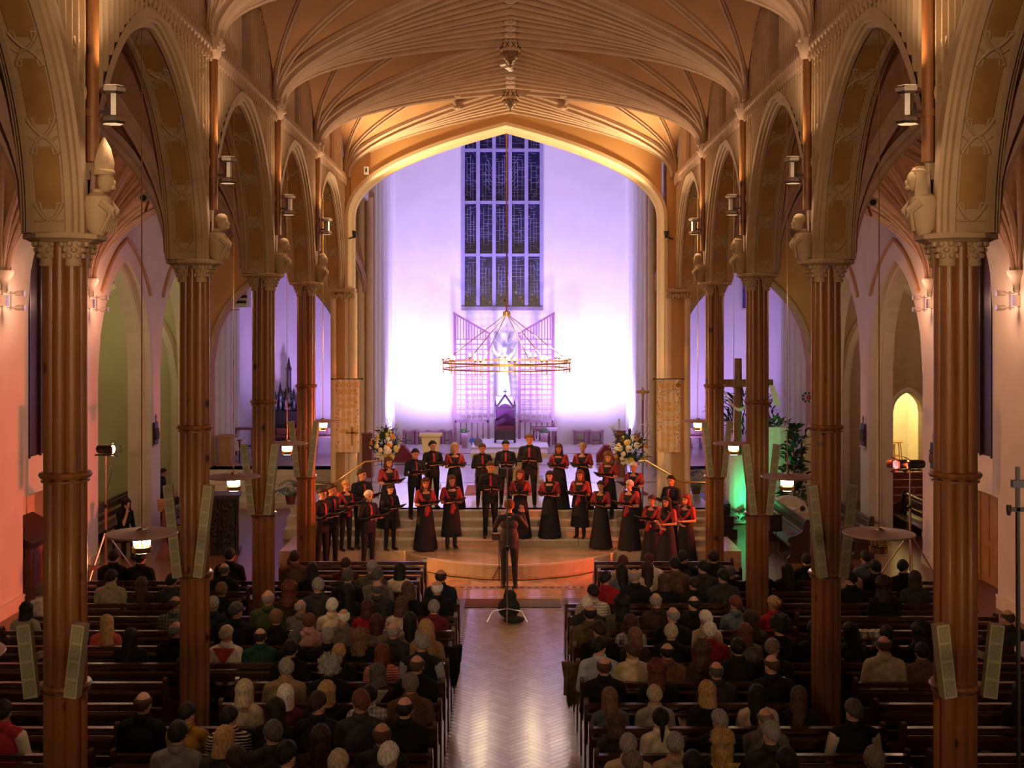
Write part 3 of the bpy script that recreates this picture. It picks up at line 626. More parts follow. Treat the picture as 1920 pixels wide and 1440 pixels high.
# lights behind the last arches that brighten the vault over the choir
for s in (-1, 1):
    c = empty('spotlight', tuple(P(s, PIER-.30, .52, 7.35)), 0, 'small spotlight on a bracket beside the chancel arch, %s' % SIDE[s], 'spotlight', 'spotlights by the chancel arch')
    MB().lathe([(.04,-.08),(.055,.04),(.06,.09)], n=12).obj('housing', M_BLACK, c, True); MB().lathe([(.05,.09),(.05,.095)], n=12).obj('lens', M_LENS, c); MB().bar((0,0,-.05),(s*.20,.33,-.08), .03, .03).obj('bracket', M_BLACK, c)
    p = P(s, PIER-.55, .75, 7.5); lamp('spotlight_beam', 'SPOT', tuple(p), 980, (1.0,.70,.34), .08, (s*.8, PIER-2.4, 10.3), 130, .8)
# twin lamps on the aisle wall corbels
for s in (-1, 1):
    for d in (21.0, 25.35):
        c = empty('wall_lamp', (s*(OW-.28), d, 5.72), 0, 'twin bracket lamp under the %s corbel of the %s aisle' % ('nearer' if d < 22 else 'farther', SIDE[s]), 'wall lamp', 'twin bracket lamps in the aisles')
        for k in (-1, 1):
            o = MB().lathe([(.03,-.10),(.05,-.06),(.055,.08)], n=10).obj('shade', M_STEEL, c, True, loc=(-s*.05, 0, k*.13)); o.rotation_euler = (0, PI/2*(-s), 0)
            MB().bar((s*.2,0,k*.13),(-s*.05,0,k*.13), .025, .025).obj('arm', M_STEEL, c)
        MB().bar((s*.12,0,-.17),(s*.12,0,.17), .03, .03).obj('rod', M_STEEL, c)
        MB().box(*sorted((s*.18, s*.28)), -.06, .06, -.10, .10).obj('back_plate', M_STEEL, c)
        lamp('wall_lamp_light', 'POINT', (s*(OW-.65), d, 5.75), 42, (1.0,.50,.32), .1)  # added fill for coloured bounce in the aisle; the bracket lamps are unlit
for s in (-1, 1):                                           # hanging bulbs in the side chapels
    for d in (27.6, 32.0):
        c = empty('chapel_lamp', (s*11.3, d, 6.2), 0, 'plain hanging globe lamp in the %s chapel, %s bay' % (SIDE[s], 'near' if d < 30 else 'far'), 'hanging lamp', 'globe lamps in the chapels')
        MB().ell((0,0,0), .12, 14, 8).obj('globe', mat('globe_glass', (.9,.85,.7), .3, 0, emit=(1,.8,.5), estr=3), c, True); MB().tube([(0,0,.1),(0,0,1.1)], .008, 6).obj('cord', M_BLACK, c); MB().lathe([(.05,.10),(.04,.16)], n=10).obj('cap', M_BRASS, c)
        lamp('chapel_light', 'POINT', (s*11.3, d, 6.0), (60 if s < 0 else 34), ((.95,.86,.42) if s < 0 else (1.0,.70,.40)), .14)
lamp('lobby_light', 'POINT', (11.7, 36.4, 3.9), 90, (1.0,.80,.42), .12)
# ------------------------------------------------------------ chandelier under the chancel arch
def chandelier():
    d = 28.0; c0 = at(950, 683, d); R = 119/F*d; zt = at(950, 588, d).z-c0.z
    c = empty('chandelier', tuple(c0), 0, 'large brass ring chandelier with bulbs hanging under the chancel arch', 'chandelier')
    for z, r in ((.05,.020),(-.10,.016)):
        ring = MB(); ring.strip([[Vector(((R+a)*math.cos(t), (R+a)*math.sin(t), z+b)) for a, b in ((-r,-r),(r,-r),(r,r),(-r,r),(-r,-r))] for t in [2*PI*k/64 for k in range(65)]]); ring.obj('ring', M_BRASS, c, fix=False)
    hubz = zt
    MB().lathe([(.02,hubz-.06),(.09,hubz-.04),(.09,hubz+.04),(.03,hubz+.08)], n=14).obj('hub', M_BRASS, c, True)
    MB().tube([(0,0,hubz+.05),(0,0,9.86-c0.z)], .018, 8).obj('chain', M_RWOOD, c)
    MB().lathe([(.05,9.80-c0.z),(.06,9.86-c0.z),(.02,9.9-c0.z)], n=10).obj('ceiling_hook', M_BRASS, c, True)
    lm = MB().tube([(0,0,-.20),(0,0,.12)], .012, 6).lathe([(.03,.10),(.035,.14)], n=8).mesh('candle_holder', M_BRASS); bmh = MB().ell((0,0,.18), (.028,.028,.045), 8, 6).mesh('bulb', M_BULB, True)
    for k in range(6):
        a = 2*PI*k/6+.15; MB().tube([(0,0,hubz),(R*math.cos(a),R*math.sin(a),.06)], .011, 6).obj('stay', M_BRASS, c)
    for k in range(12):
        for e in (-.045, .045):
            a = 2*PI*k/12+.08+e; h = inst('candle_holder', lm, c, (R*math.cos(a),R*math.sin(a),0)); inst('bulb', bmh, h)
    for k in range(6): a = 2*PI*k/6; lamp('chandelier_light', 'POINT', (c0.x+R*.8*math.cos(a), c0.y+R*.8*math.sin(a), c0.z+.45), 34, (1.0,.76,.46), .12)
chandelier()
# ------------------------------------------------------------ column loudspeakers
def speaker_col(s, d, k, hgt, z0):
    c = empty('column_speaker', (s*XA(d)+k*(.165 if hgt < .8 else .125), d-.29, z0), 0, 'slim beige column loudspeaker on the %s side of the %s %s column' % ('left' if k < 0 else 'right', {9.9:'nearest',14.25:'second',18.6:'third',22.95:'farthest'}[d], SIDE[s]), 'loudspeaker', 'column loudspeakers')
    c.rotation_euler = (math.radians(-1.5), math.radians(6.2)*k, math.radians(-8)*k)
    w = .055
    MB().box(-w, w, -.045, .05, 0, hgt).obj('cabinet', M_SPEAK, c)
    n = 7 if hgt > .8 else 4
    g = MB().box(-w*.72, w*.72, -.052, -.044, .0, hgt/n-.03).mesh('grille', M_SPEAKG)
    for j in range(n): inst('grille', g, c, (0,0,.02+j*(hgt-.01)/n))
    MB().bar((-k*.0,.04,hgt*.5),(-k*.08,.20,hgt*.5), .04, .05).obj('bracket', M_SPEAK, c)
for d, hg, z0 in ((9.9,.60,2.30),(14.25,1.10,2.32),(18.6,1.10,2.34),(22.95,1.08,2.34)):
    for s in (-1, 1):
        for k in (-1, 1): speaker_col(s, d, k, hg, z0)
# small cameras / projectors under the arches
for px, py, s in ((277,368,-1),(1629,376,1)):
    p = at(px, py, 19.0); c = empty('wall_camera', tuple(p), 0, 'small white projector box fixed under the second %s arch' % SIDE[s], 'projector', 'projectors under the arches')
    b = MB().box(-.09,.09,-.12,.10,-.07,.07).obj('housing', M_WHITE, c); b.rotation_euler = (.3,.2*s,.3*s); MB().lathe([(.045,0),(.05,.04)], n=12).obj('lens', M_BLACK, b, True, loc=(0,-.11,0)).rotation_euler = (PI/2,0,0); MB().bar((0,.05,-.05),(s*.12,.25,-.22), .04, .04).obj('bracket', M_BRASS, c)
# ------------------------------------------------------------ great window
gw = empty('window_great', (0,0,0), 0, 'tall five-light leaded window in the violet sanctuary wall', None, None, 'structure')
MX = [at(x,0,BACK).x for x in (868,896.3,926.3,956.5,987,1015.5)]; TZ = [at(0,y,BACK).z for y in (578,478,379,281,160)]
M_LEAD = mat('lead_lines', (.40,.42,.75), .5, .1, 9)  # violet light reflected by the leads is put into their colour
for i, x in enumerate(MX): MB().box(x-.065, x+.065, BACK-.02, BACK+.3, WZ0, WZ1).obj('mullion', mat('mullion_stone',(.36,.33,.52),.7,.08,3), gw)  # violet light on the mullions is mixed into the stone colour
for j in (1,2,3,4): 
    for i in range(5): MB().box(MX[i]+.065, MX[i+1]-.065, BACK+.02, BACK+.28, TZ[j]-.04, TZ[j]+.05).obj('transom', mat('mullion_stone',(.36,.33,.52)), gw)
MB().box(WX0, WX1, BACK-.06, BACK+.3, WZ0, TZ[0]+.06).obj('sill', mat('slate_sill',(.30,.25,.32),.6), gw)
M_BPANE = mat('night_glass', (.020,.020,.085), .25, .6, 5)
for j in range(5):
    for i in range(5):
        x0, x1 = MX[i]+.06, MX[i+1]-.06; z0, z1 = TZ[j]+.04, (TZ[j+1]-.03 if j < 4 else WZ1)
        if z0 > 12.2: continue
        pn = MB().box(x0, x1, BACK+.26, BACK+.28, z0, z1).obj('pane', M_BPANE, gw)
        ld = MB(); rr = random.Random(i*17+j*5); yb = BACK+.25
        nv = rr.choice((2,3,3)); xv = [x0+(x1-x0)*(k+1)/(nv+1)+rr.uniform(-.03,.03) for k in range(nv)]
        for x in xv:
            a, b = z0+(z1-z0)*rr.uniform(.0,.25), z0+(z1-z0)*rr.uniform(.7,1); ld.box(x-.006,x+.006,yb-.008,yb,a,b)
        z = z0+.08
        while z < z1:
            xa, xb = sorted(rr.sample([x0]+xv+[x1], 2)); ld.box(xa, xb, yb-.008, yb, z-.005, z+.005); z += rr.uniform(.06,.17)
        for k in range(5):
            p = Vector((rr.uniform(x0,x1), yb, rr.uniform(z0,z1))); q = p+Vector((rr.uniform(-.2,.2),0,rr.uniform(-.25,.25))); q.x = min(max(q.x,x0),x1); q.z = min(max(q.z,z0),z1)
            ld.bar(p, q, .008, .010, (0,1,0))
        if i == 2 and j in (2,):
            for k in range(14): a, b = 2*PI*k/14, 2*PI*(k+1)/14; cx, cz = (x0+x1)/2, z0+(z1-z0)*.45; ld.bar((cx+.13*math.cos(a),yb,cz+.16*math.sin(a)),(cx+.13*math.cos(b),yb,cz+.16*math.sin(b)), .008,.010,(0,1,0))
        if i in (1,3) and j == 2:
            for k in range(6): a = 2*PI/4*k/6; ld.bar((x0 if i==3 else x1, yb, z0+.4+.15*k),((x0+x1)/2,yb,z0+.6+.2*k), .008,.010,(0,1,0))
        ld.obj('leading', M_LEAD, pn)
        if j == 0:
            gl = MB()
            for k in range(4): x = rr.uniform(x0+.05,x1-.05); z = rr.uniform(z0+.05,z0+.5); gl.add([(x,yb-.01,z),(x+.05,yb-.01,z+.02),(x+.04,yb-.01,z+.09),(x-.01,yb-.01,z+.07)],[(0,1,2,3)])
            gl.obj('gold_glass', mat('gold_glass',(.75,.55,.20),.4,.3,20), pn)  # flat gold flecks painted as glints on the bottom panes
# ============================================================ sanctuary furniture
M_LWOOD = mat('limed_wood', (.27,.115,.185), .5, .15, 8, stretch=(1,1,.3))
def thing(name, loc, label, cat, rz=0, group=None): return empty(name, tuple(loc), rz, label, cat, group)
dd = empty('dais', (0,0,0), 0, 'low white stepped dais under the throne', None, None, 'structure')
MB().box(-1.25, 1.23, 38.7, 41.6, ZF, 1.12).obj('block', M_STONE, dd); MB().box(-1.28, 1.26, 38.66, 41.6, 1.12, 1.16).obj('top_slab', M_WHITE, dd)
# lattice screens
def screen(px0, px1, tall_left, name):
    d = 41.3; x0, x1 = at(px0,0,d).x, at(px1,0,d).x; zb = ZF; z = lambda y: at(0,y,d).z
    c = thing('lattice_screen', (0,0,0), 'tall limed wood lattice screen with slanted top, %s of the throne' % name, 'screen', group='lattice screens')
    zl, zr = (z(588), z(628)) if tall_left else (z(628), z(588))
    zt = lambda x: zl+(zr-zl)*(x-x0)/(x1-x0)
    for x in (x0, x1): MB().box(x-.05, x+.05, d-.05, d+.05, zb, zt(x)).obj('stile', M_LWOOD, c)
    MB().bar((x0-.06,d,zl+.03),(x1+.06,d,zr+.03), .11, .07).obj('top_rail', M_LWOOD, c)
    MB().box(x0, x1, d-.05, d+.05, z(792), z(788)).obj('bottom_rail', M_LWOOD, c)
    for k in range(1, 6): x = x0+(x1-x0)*k/6; MB().box(x-.016, x+.016, d-.03, d+.02, z(790), z(636)).obj('lattice_upright', M_LWOOD, c)
    for k in range(17): zz = z(636+9.45*k); MB().box(x0, x1, d-.02, d+.03, zz-.016, zz+.016).obj('lattice_bar', M_LWOOD, c)
    for k in range(1, 12): x = x0+(x1-x0)*k/12; MB().box(x-.016, x+.016, d-.025, d+.025, z(636), zt(x)).obj('slat', M_LWOOD, c)
    bal = MB().lathe([(.02,0),(.03,.06),(.018,.12),(.03,.3),(.018,.45),(.022,z(792)-zb)], n=8).mesh('baluster', M_LWOOD, True)
    for k in range(1, 6): inst('baluster', bal, c, (x0+(x1-x0)*k/6, d, zb))
screen(853, 916, True, 'left'); screen(974, 1037, False, 'right')
# pale statue
c = thing('statue', at(946, 742, 41.6), 'white robed statue with raised arms on the wall behind the throne', 'statue')
Ms = mat('statue_white', (.66,.74,.82), .6, .1, 6)
MB().lathe([(.20,0),(.23,.1),(.17,.6),(.16,1.0),(.20,1.25),(.17,1.45),(.06,1.53)], n=16, sy=.6).obj('robe', Ms, c, True)
MB().ell((0,0,1.66),(.085,.10,.12),12,8).obj('head', Ms, c, True)
for s in (-1, 1):
    MB().tube([(s*.17,0,1.40),(s*.34,-.05,1.55),(s*.46,-.06,1.85)], [.07,.055,.035], 8).obj('arm', Ms, c, True)
    for q in range(3): MB().bar((s*.04,.05,1.78),(s*(.15+.18*q),.05,2.30-.12*q), .02, .02).obj('ray', M_LEAD, c)
MB().lathe([(.30,-.3),(.34,-.25),(.30,-.02),(.24,0)], n=10, sy=.6).box(-.1,.1,0,.385,-.28,-.05).obj('bracket', M_WHITE, c)
# throne
t = thing('throne', (at(947,0,40.2).x, 40.2, 1.16), 'gothic carved throne with pointed gable and purple padded back', 'throne')
Mth = mat('throne_wood', (.05,.022,.04), .4, .3, 9); Mcu = mat('throne_cushion', (.10,.02,.09), .8, .2, 20)
MB().box(-.36,.36,-.30,.28,.40,.46).obj('seat_board', Mth, t); MB().box(-.31,.31,-.30,.20,.46,.54).obj('seat', mat('throne_seat',(.22,.03,.05),.8), t)
for x in (-.33,.33):
    for y in (-.27,.25): MB().lathe([(.03,0),(.045,.05),(.03,.1),(.04,.3),(.03,.4)], (x,y,0), 8).obj('leg', Mth, t, True)
    MB().box(x-.035,x+.035,-.28,.26,.70,.75).obj('armrest', Mth, t); MB().box(x-.03,x+.03,-.28,-.22,.46,.70).obj('arm_post', Mth, t)
    MB().lathe([(.04,.4),(.04,1.22),(.055,1.24),(.03,1.28),(.03,1.33),(.004,1.46)], (x,.24,0), 8).obj('pinnacle', Mth, t, True)
MB().prism([(-.30,.46),(.30,.46),(.30,1.05),(.24,1.18),(.12,1.27),(0,1.30),(-.12,1.27),(-.24,1.18),(-.30,1.05)], lambda a,b,q: Vector((a,q,b)), .22,.27).obj('backrest', Mcu, t)
for s in (-1,1): MB().bar((s*.32,.24,1.14),(0,.24,1.60), .07, .06, (0,1,0)).obj('gable', Mth, t)
MB().bar((0,.24,1.55),(0,.24,1.80), .03,.03).bar((-.07,.24,1.72),(.07,.24,1.72), .03,.03).obj('finial_cross', Mth, t)
MB().bar((-.3,.24,1.16),(.3,.24,1.16), .05,.05).obj('cross_rail', Mth, t); MB().box(-.3,.3,-.27,-.24,.1,.4).obj('apron', Mth, t)
# stools along the back wall
def stool(px0, px1, lab):
    d = 41.72; x0, x1 = at(px0,0,d).x, at(px1,0,d).x; w = x1-x0; h = .40
    c = thing('stool', ((x0+x1)/2, d, ZF), lab, 'stool', group='curved stools by the back wall')
    se = MB(); se.strip([[Vector((-w/2+w*k/8, y, h+.05*abs(k/4-1)**1.6+dz)) for k in range(9)] for y, dz in ((-.2,0),(.2,0),(.2,.04),(-.2,.04),(-.2,0))]); se.obj('seat', M_LWOOD, c)
    for k in (-1, 1): MB().box(k*w*.36-.05, k*w*.36+.05, -.18, .18, 0, h+.02).obj('side_panel', M_LWOOD, c)
    MB().box(-w*.36, w*.36, -.02, .02, .1, .14).obj('stretcher', M_LWOOD, c)
for i, (a, b) in enumerate(((755,778),(779,803),(804,828),(829,847))): stool(a, b, 'limed wood stool by the back wall, %s from the left of the left four' % ORD[i])
for i, (a, b) in enumerate(((1074,1102),(1104,1132))): stool(a, b, '%s of the two limed wood stools right of the lattice screens' % ['left','right'][i])
# side table with turned legs, plant tubs, crate
d = 40.9; x0, x1 = at(996,0,d).x, at(1046,0,d).x
c = thing('side_table', ((x0+x1)/2, d, ZF), 'dark side table with turned legs behind the right lattice screen', 'table'); w = (x1-x0)/2
Mdt = mat('mahogany', (.16,.04,.07), .4, .2)
MB().box(-w,w,-.22,.22,.62,.68).obj('table_top', Mdt, c); MB().box(-w+.05,w-.05,-.2,.2,.54,.62).obj('apron', Mdt, c)
for x in (-w+.08,-w/3,w/3,w-.08): MB().lathe([(.05,0),(.03,.06),(.05,.25),(.03,.45),(.04,.56)], (x,-.16,0), 8).obj('leg', Mdt, c, True)
M_LEAF = mat('leaf_green', (.05,.13,.03), .55, .4, 12); M_LEAFD = mat('dark_leaf', (.02,.05,.02), .55, .4, 12); M_LEAFY = mat('palm_green', (.12,.20,.04), .5, .4, 12)
def leaf_mesh(name, m, l, w, droop=.3, seg=4):
    mb = MB(); rows = []
    for k in range(seg+1):
        q = k/seg; ww = w*math.sin(PI*min(1,.12+.88*q))**.8 if k < seg else .002; z = l*.35*math.sin(q*1.6)-droop*l*q*q
        rows.append([Vector((-ww/2, l*q, z+.01)), Vector((0, l*q, z)), Vector((ww/2, l*q, z+.01))])
    mb.strip(rows); return mb.mesh(name, m, True, fix=False)
LEAVES = {}
def foliage(parent, n, rad, hgt, seed, m, l=.25, w=.07, loc=(0,0,0), up=.3, shape='ball'):
    rr = random.Random(seed); key = (m.name, round(l,2), round(w,2)); me = LEAVES.get(key) or LEAVES.setdefault(key, leaf_mesh('leaf', m, l, w))
    for k in range(n):
        a = rr.uniform(0,2*PI); q = rr.random(); z = q*hgt
        r = rad*(math.sin(PI*(.15+.8*q)) if shape == 'ball' else (1-q*.75))*rr.uniform(.3,1)
        inst('leaf', me, parent, (loc[0]+math.cos(a)*r, loc[1]+math.sin(a)*r, loc[2]+z), rot=Euler((rr.uniform(-.5,.9)*1+up*.5, rr.uniform(-.5,.5), a-PI/2+rr.uniform(-.6,.6))), sc=rr.uniform(.7,1.3))
def tub(px, py, d, lab, wpx):
    p = at(px, 0, d); w = wpx/F*d/2; c = thing('plant_tub', (p.x, d, ZF), lab, 'plant tub', group='plant tubs by the screens')
    MB().lathe([(w*.8,0),(w,.50),(w*1.05,.52),(w*.9,.52),(w*.85,.46)], n=4, ph=PI/4).obj('tub', mat('tub_pink', (.42,.25,.33), .6), c); MB().box(-w*.6,w*.6,-w*.6,w*.6,.44,.47).obj('soil', M_BLACKW, c)
    foliage(c, 22, w*.8, .12, int(px), M_LEAF, .14, .05, (0,0,.48))
tub(871, 820, 40.4, 'square pink plant tub in front of the left lattice screen', 18); tub(1020, 815, 40.4, 'square pink plant tub in front of the right lattice screen', 20)
c = thing('crate', (at(887,0,40.2).x, 40.2, 1.16), 'small blue crate at the left end of the dais', 'crate'); MB().box(-.12,.12,-.08,.08,0,.03).obj('bottom', mat('blue_plastic',(.06,.18,.5),.5), c)
for x0, x1, y0, y1 in ((-.12,.12,-.08,-.07),(-.12,.12,.07,.08),(-.12,-.11,-.08,.08),(.11,.12,-.08,.08)): MB().box(x0,x1,y0,y1,.03,.13).obj('side', mat('blue_plastic',(.06,.18,.5)), c)
c = thing('round_plaque', (at(896,0,38.55).x, 38.75, 1.16), 'round pale stone disc standing at the front left corner of the dais', 'plaque'); MB().lathe([(.13,-.03),(.15,0),(.13,.03)], (0,0,.0), 20).obj('disc', mat('grey_stone',(.22,.20,.19),.7), c, True, loc=(0,0,.15)).rotation_euler = (PI/2,0,0); MB().box(-.08,.08,-.06,.06,0,.03).obj('foot', M_STONE, c)
# altar, rug, ambo
c = thing('altar', (-.02, 32.3, ZF), 'pale stone altar table behind the choir', 'altar')
MB().box(-1.06,1.04,-.45,.45,.66,.80).obj('top_slab', M_STONE, c); MB().box(-.82,.80,-.32,.32,.08,.66).obj('pedestal', mat('tan_stone',(.55,.40,.22),.6,.1,3), c); MB().box(-.95,.93,-.42,.42,0,.08).obj('plinth', M_STONE, c)
c = thing('rug', (0, 30.3, ZF), 'pink patterned rug on the chancel floor in front of the altar', 'rug'); MB().box(-1.15,.85,-.75,.95,.0,.012).obj('pile', mat('rug_pink',(.55,.20,.18),.9,.15,6), c)
for k in range(5): MB().box(-1.0+.4*k,-.85+.4*k,-.62,-.45,.012,.016).obj('motif', mat('rug_motif',(.30,.08,.08),.9), c)
c = thing('ambo', (at(808,0,31).x, 31, ZF), 'pale stone ambo tapering downwards, left of the altar', 'ambo')
MB().lathe([(.20,0),(.22,.05),(.24,.5),(.33,1.30),(.34,1.36)], n=4, ph=PI/4, sy=.8).obj('body', mat('cream_stone',(.75,.62,.38),.55,.06,2), c); MB().box(-.30,.30,-.24,.24,1.36,1.42).obj('desk', mat('cream_stone',(.75,.62,.38)), c); MB().box(-.26,.26,-.26,.26,-.0,.05).obj('foot', M_STONE, c)
# red wedge kneelers and wooden boxes at both sides
for s, px in ((-1,755),(1,1136)):
    p = at(px,0,36.5); c = thing('kneeler', (p.x,36.5,ZF), 'red upholstered wedge kneeler on the %s of the sanctuary' % SIDE[s], 'kneeler', group='wedge kneelers')
    MB().prism([(-.30,0),(.30,0),(.30,.22),(.05,.52),(-.12,.52)] if s < 0 else [(-.30,0),(.30,0),(.12,.52),(-.05,.52),(-.30,.22)], lambda a,b,q: Vector((a,q,b)), -.2,.2).obj('cushion', mat('red_velvet',(.25,.03,.04),.85,.2,20), c); MB().box(-.32,.32,-.22,.22,-.0,.04).obj('base', M_RWOOD, c)
for s, px, py, lab in ((-1,689,812,'upright red-brown wooden box left of the chancel'),(1,1163,806,'upright red-brown wooden box right of the chancel, holding a candle')):
    d = 33.0; p = at(px,0,d); h = at(0,py,d).z-ZF; c = thing('wooden_pedestal', (p.x,d,ZF), lab, 'pedestal'); MB().box(-.14,.14,-.14,.14,.06,h-.04).obj('body', M_RWOOD, c); MB().box(-.16,.16,-.16,.16,h-.04,h).obj('top', M_RWOOD, c); MB().box(-.17,.17,-.17,.17,0,.06).obj('plinth', M_RWOOD, c)
    if s > 0: cd = thing('candle', (p.x-.04,d,ZF+h), 'white candle standing on the right wooden box', 'candle'); MB().lathe([(.03,0),(.03,.30),(.01,.31)], n=10).obj('wax', M_WHITE, cd, True); MB().tube([(0,0,.3),(0,0,.33)], .004, 5).obj('wick', M_BLACK, cd)
# processional cross
p = at(1205,0,29.7); c = thing('processional_cross', (p.x,29.7,ZF), 'bronze processional crucifix on a wooden staff beside the right pier', 'crucifix'); zt = at(0,727,29.7).z-ZF; Mbr = mat('bronze',(.30,.15,.05),.4,.3,20,metal=.6)
MB().tube([(0,0,.05),(0,0,zt-.30)], [.022,.026], 8).obj('staff', M_RWOOD, c, True); MB().lathe([(.15,0),(.15,.03),(.04,.08)], n=10).obj('foot', M_RWOOD, c)
MB().box(-.03,.03,-.02,.02,zt-.32,zt).box(-.16,.16,-.02,.02,zt-.14,zt-.07).obj('cross', Mbr, c)
cp = MB(); cp.ell((0,-.045,zt-.10),(.03,.03,.035),8,6); cp.tube([(0,-.045,zt-.14),(0,-.04,zt-.24),(0,-.035,zt-.33)], [.04,.03,.015], 8); cp.tube([(-.14,-.035,zt-.09),(0,-.05,zt-.15),(.14,-.035,zt-.09)], [.012,.022,.012], 6); cp.obj('corpus', mat('gilt',(.62,.42,.14),.35,.2,20,metal=.8), c, True)
# flower arrangements
def flowers(px, d, h0, lab, seed, wide):
    p = at(px,0,d); c = thing('flower_arrangement', (p.x,d,ZF), lab, 'flowers', group='large flower arrangements'); rr = random.Random(seed)
    for k in range(3): a = 2*PI*k/3+.5; MB().tube([(math.cos(a)*.22,math.sin(a)*.22,0),(math.cos(a)*.08,math.sin(a)*.08,h0*.55),(math.cos(a)*.12,math.sin(a)*.12,h0)], .010, 6).obj('stand_leg', M_BLACK, c)
    MB().lathe([(.10,h0-.02),(.16,h0+.05),(.16,h0+.12),(.12,h0+.12)], n=14).obj('bowl', M_BLACK, c, True)
    foliage(c, 130, wide, .75, seed, M_LEAFD, .22, .05, (0,0,h0-.12), .5); foliage(c, 40, wide*.8, .6, seed+1, M_LEAF, .2, .05, (0,0,h0-.05), .5)
    cols = [((.85,.30,.03),5),((.88,.78,.50),12),((.80,.62,.15),6),((.90,.86,.72),7)]
    for ci, (col, n) in enumerate(cols):
        m = mat('petal_%d' % ci, col, .7, .15, 30); fm = MB()
        for q in range(3):
            for j in range(8): a = 2*PI*(j+.5*q)/8; fm.ell((math.cos(a)*(.05-.014*q), math.sin(a)*(.05-.014*q), .012*q), (.024,.024,.017), 5, 4)
        fm.ell((0,0,.03),(.03,.03,.02),6,4); me = fm.mesh('bloom', m, True)
        for k in range(n):
            a = rr.uniform(0,2*PI); q = rr.random(); r = wide*math.sin(PI*(.2+.7*q)); v = Vector((math.cos(a)*r, -abs(math.sin(a))*r*.9, h0+.0+q*.62))
            inst('bloom', me, c, tuple(v), rot=Euler((PI/2*.8, 0, math.atan2(v.x, -v.y))), sc=rr.uniform(.8,1.35))
    for k in range(14):
        a = rr.uniform(0,2*PI); v = Vector((math.cos(a)*wide*1.15, math.sin(a)*wide*.8, h0+rr.uniform(.3,.95))); MB().tube([(0,0,h0+.1), v*.6+Vector((0,0,h0*.35)), v], .005, 4).obj('stem', M_LEAFD, c)
        sp = MB()
        for q in range(6): sp.ell(v+Vector((rr.uniform(-.06,.06),rr.uniform(-.06,.06),rr.uniform(-.04,.06))), .014, 5, 3)
        tag(sp.obj('sprig', mat('pale_sprig',(.72,.70,.50),.7), c), kind='stuff')
flowers(722, 28.9, 1.05, 'large stand of orange and cream flowers beside the left pier', 11, .34); flowers(1182, 28.4, .98, 'large stand of cream and orange flowers beside the right pier', 23, .42)
# ------------------------------------------------------------ banners on the piers
M_BAN = mat('banner_cloth', (.78,.60,.38), .9, .08, 8, .1, 60); M_TXT = mat('banner_gold', (.72,.38,.03), .8, .15, 10); M_DOT = mat('berry_black', (.012,.01,.02), .6)
def text_mesh(txt, size):
    cu = bpy.data.curves.new('lettering', 'FONT'); cu.body = txt; cu.size = size; cu.align_x = 'CENTER'; cu.extrude = .002; cu.resolution_u = 2
    o = bpy.data.objects.new('lettering', cu); COL.objects.link(o); dg = bpy.context.evaluated_depsgraph_get(); me = bpy.data.meshes.new_from_object(o.evaluated_get(dg)); bpy.data.objects.remove(o); bpy.data.curves.remove(cu)
    me.materials.clear(); me.materials.append(M_TXT); return me
def banner(s, px0, px1, py0, py1, lines, lab):
    d = PIER-.24; a, b = at(px0,py0,d), at(px1,py1,d); w = b.x-a.x; h = a.z-b.z
    c = thing('banner', ((a.x+b.x)/2, d, b.z), lab, 'banner')
    cl = MB(); N = 24; cl.strip([[Vector((-w/2+w*k/N, .012*math.sin(k*1.1)+dy, z)) for k in range(N+1)] for z, dy in ((0,0),(h,0))]); cl.strip([[Vector((-w/2+w*k/N, .012*math.sin(k*1.1)+.006, z)) for k in range(N+1)] for z in (h,0)])
    cl.obj('cloth', M_BAN, c, True, fix=False)
    MB().tube([(-w/2-.06,0,h+.005),(w/2+.06,0,h+.005)], .010, 8).ell((-w/2-.07,0,h+.005),.022,8,5).ell((w/2+.07,0,h+.005),.022,8,5).obj('rod', M_BLACKW, c)
    for q in (-.35,.35): MB().bar((w*q,0,h+.005),(w*q,.17,h+.005), .015,.015).obj('hook', M_BLACKW, c)
    for txt, py, size in lines:
        o = inst('lettering', text_mesh(txt, size/F*d*1.35), c, (0, -.018, at(0,py,d).z-b.z-.045), rot=(PI/2,0,0))
    rr = random.Random(s+5); dots = MB()
    for k in range(17):
        for sg in (-1, 1):
            if rr.random() < .25: continue
            z = h*(.97-.055*k)-rr.random()*.02; dots.ell((sg*w*(.40+.05*math.sin(k*1.7+sg)), -.016, z), (.013,.006,.013), 8, 4)
    dots.obj('berry_motif', M_DOT, c)
    return c, w, h, d, b.z
c, w, h, d, zb = banner(-1, 628, 674, 711, 848, (('JOYOUS',722,9),('BELIEF',735,9),('IN HIS',750,9),('RISEN',762,9),('LIFE',776,9),('SHALL',788,9),('UNITE',808,8),('US',838,9)), 'cream banner with gold lettering and a cross, hanging on the left pier')
cr = MB(); X = w*.20; Z = h*.22; cr.box(X-.02,X+.02,-.02,-.012,Z-.22,Z+.22); cr.box(X-.15,X+.15,-.02,-.012,Z+.06,Z+.10)
for k in range(8): a = PI/8+k*PI/4; cr.bar((X+.07*math.cos(a),-.016,Z+.08+.07*math.sin(a)),(X+.15*math.cos(a),-.016,Z+.08+.15*math.sin(a)), .006,.004,(0,1,0))
cr.obj('cross_motif', mat('banner_brown',(.30,.15,.03),.8,.2), c)
c, w, h, d, zb = banner(1, 1231, 1276, 711, 848, (('EASTER',724,8.5),('A TIME TO',757,7.5),('RENEW',768,8.5),('YOUR HOPE',781,7),('A TIME',803,8.5),('THAT',816,8.5),('GIVES',826,8),('NEW LIFE',842,7.5)), 'cream banner with gold EASTER lettering, hanging on the right pier')
cr = MB(); cr.lathe([(.055,-.002),(.055,.002)], n=20); om = cr.obj('sun_motif', mat('banner_brown',(.30,.15,.03)), c, loc=(w*.40,-.02,h*.92)); om.rotation_euler = (PI/2,0,0)
cr = MB()
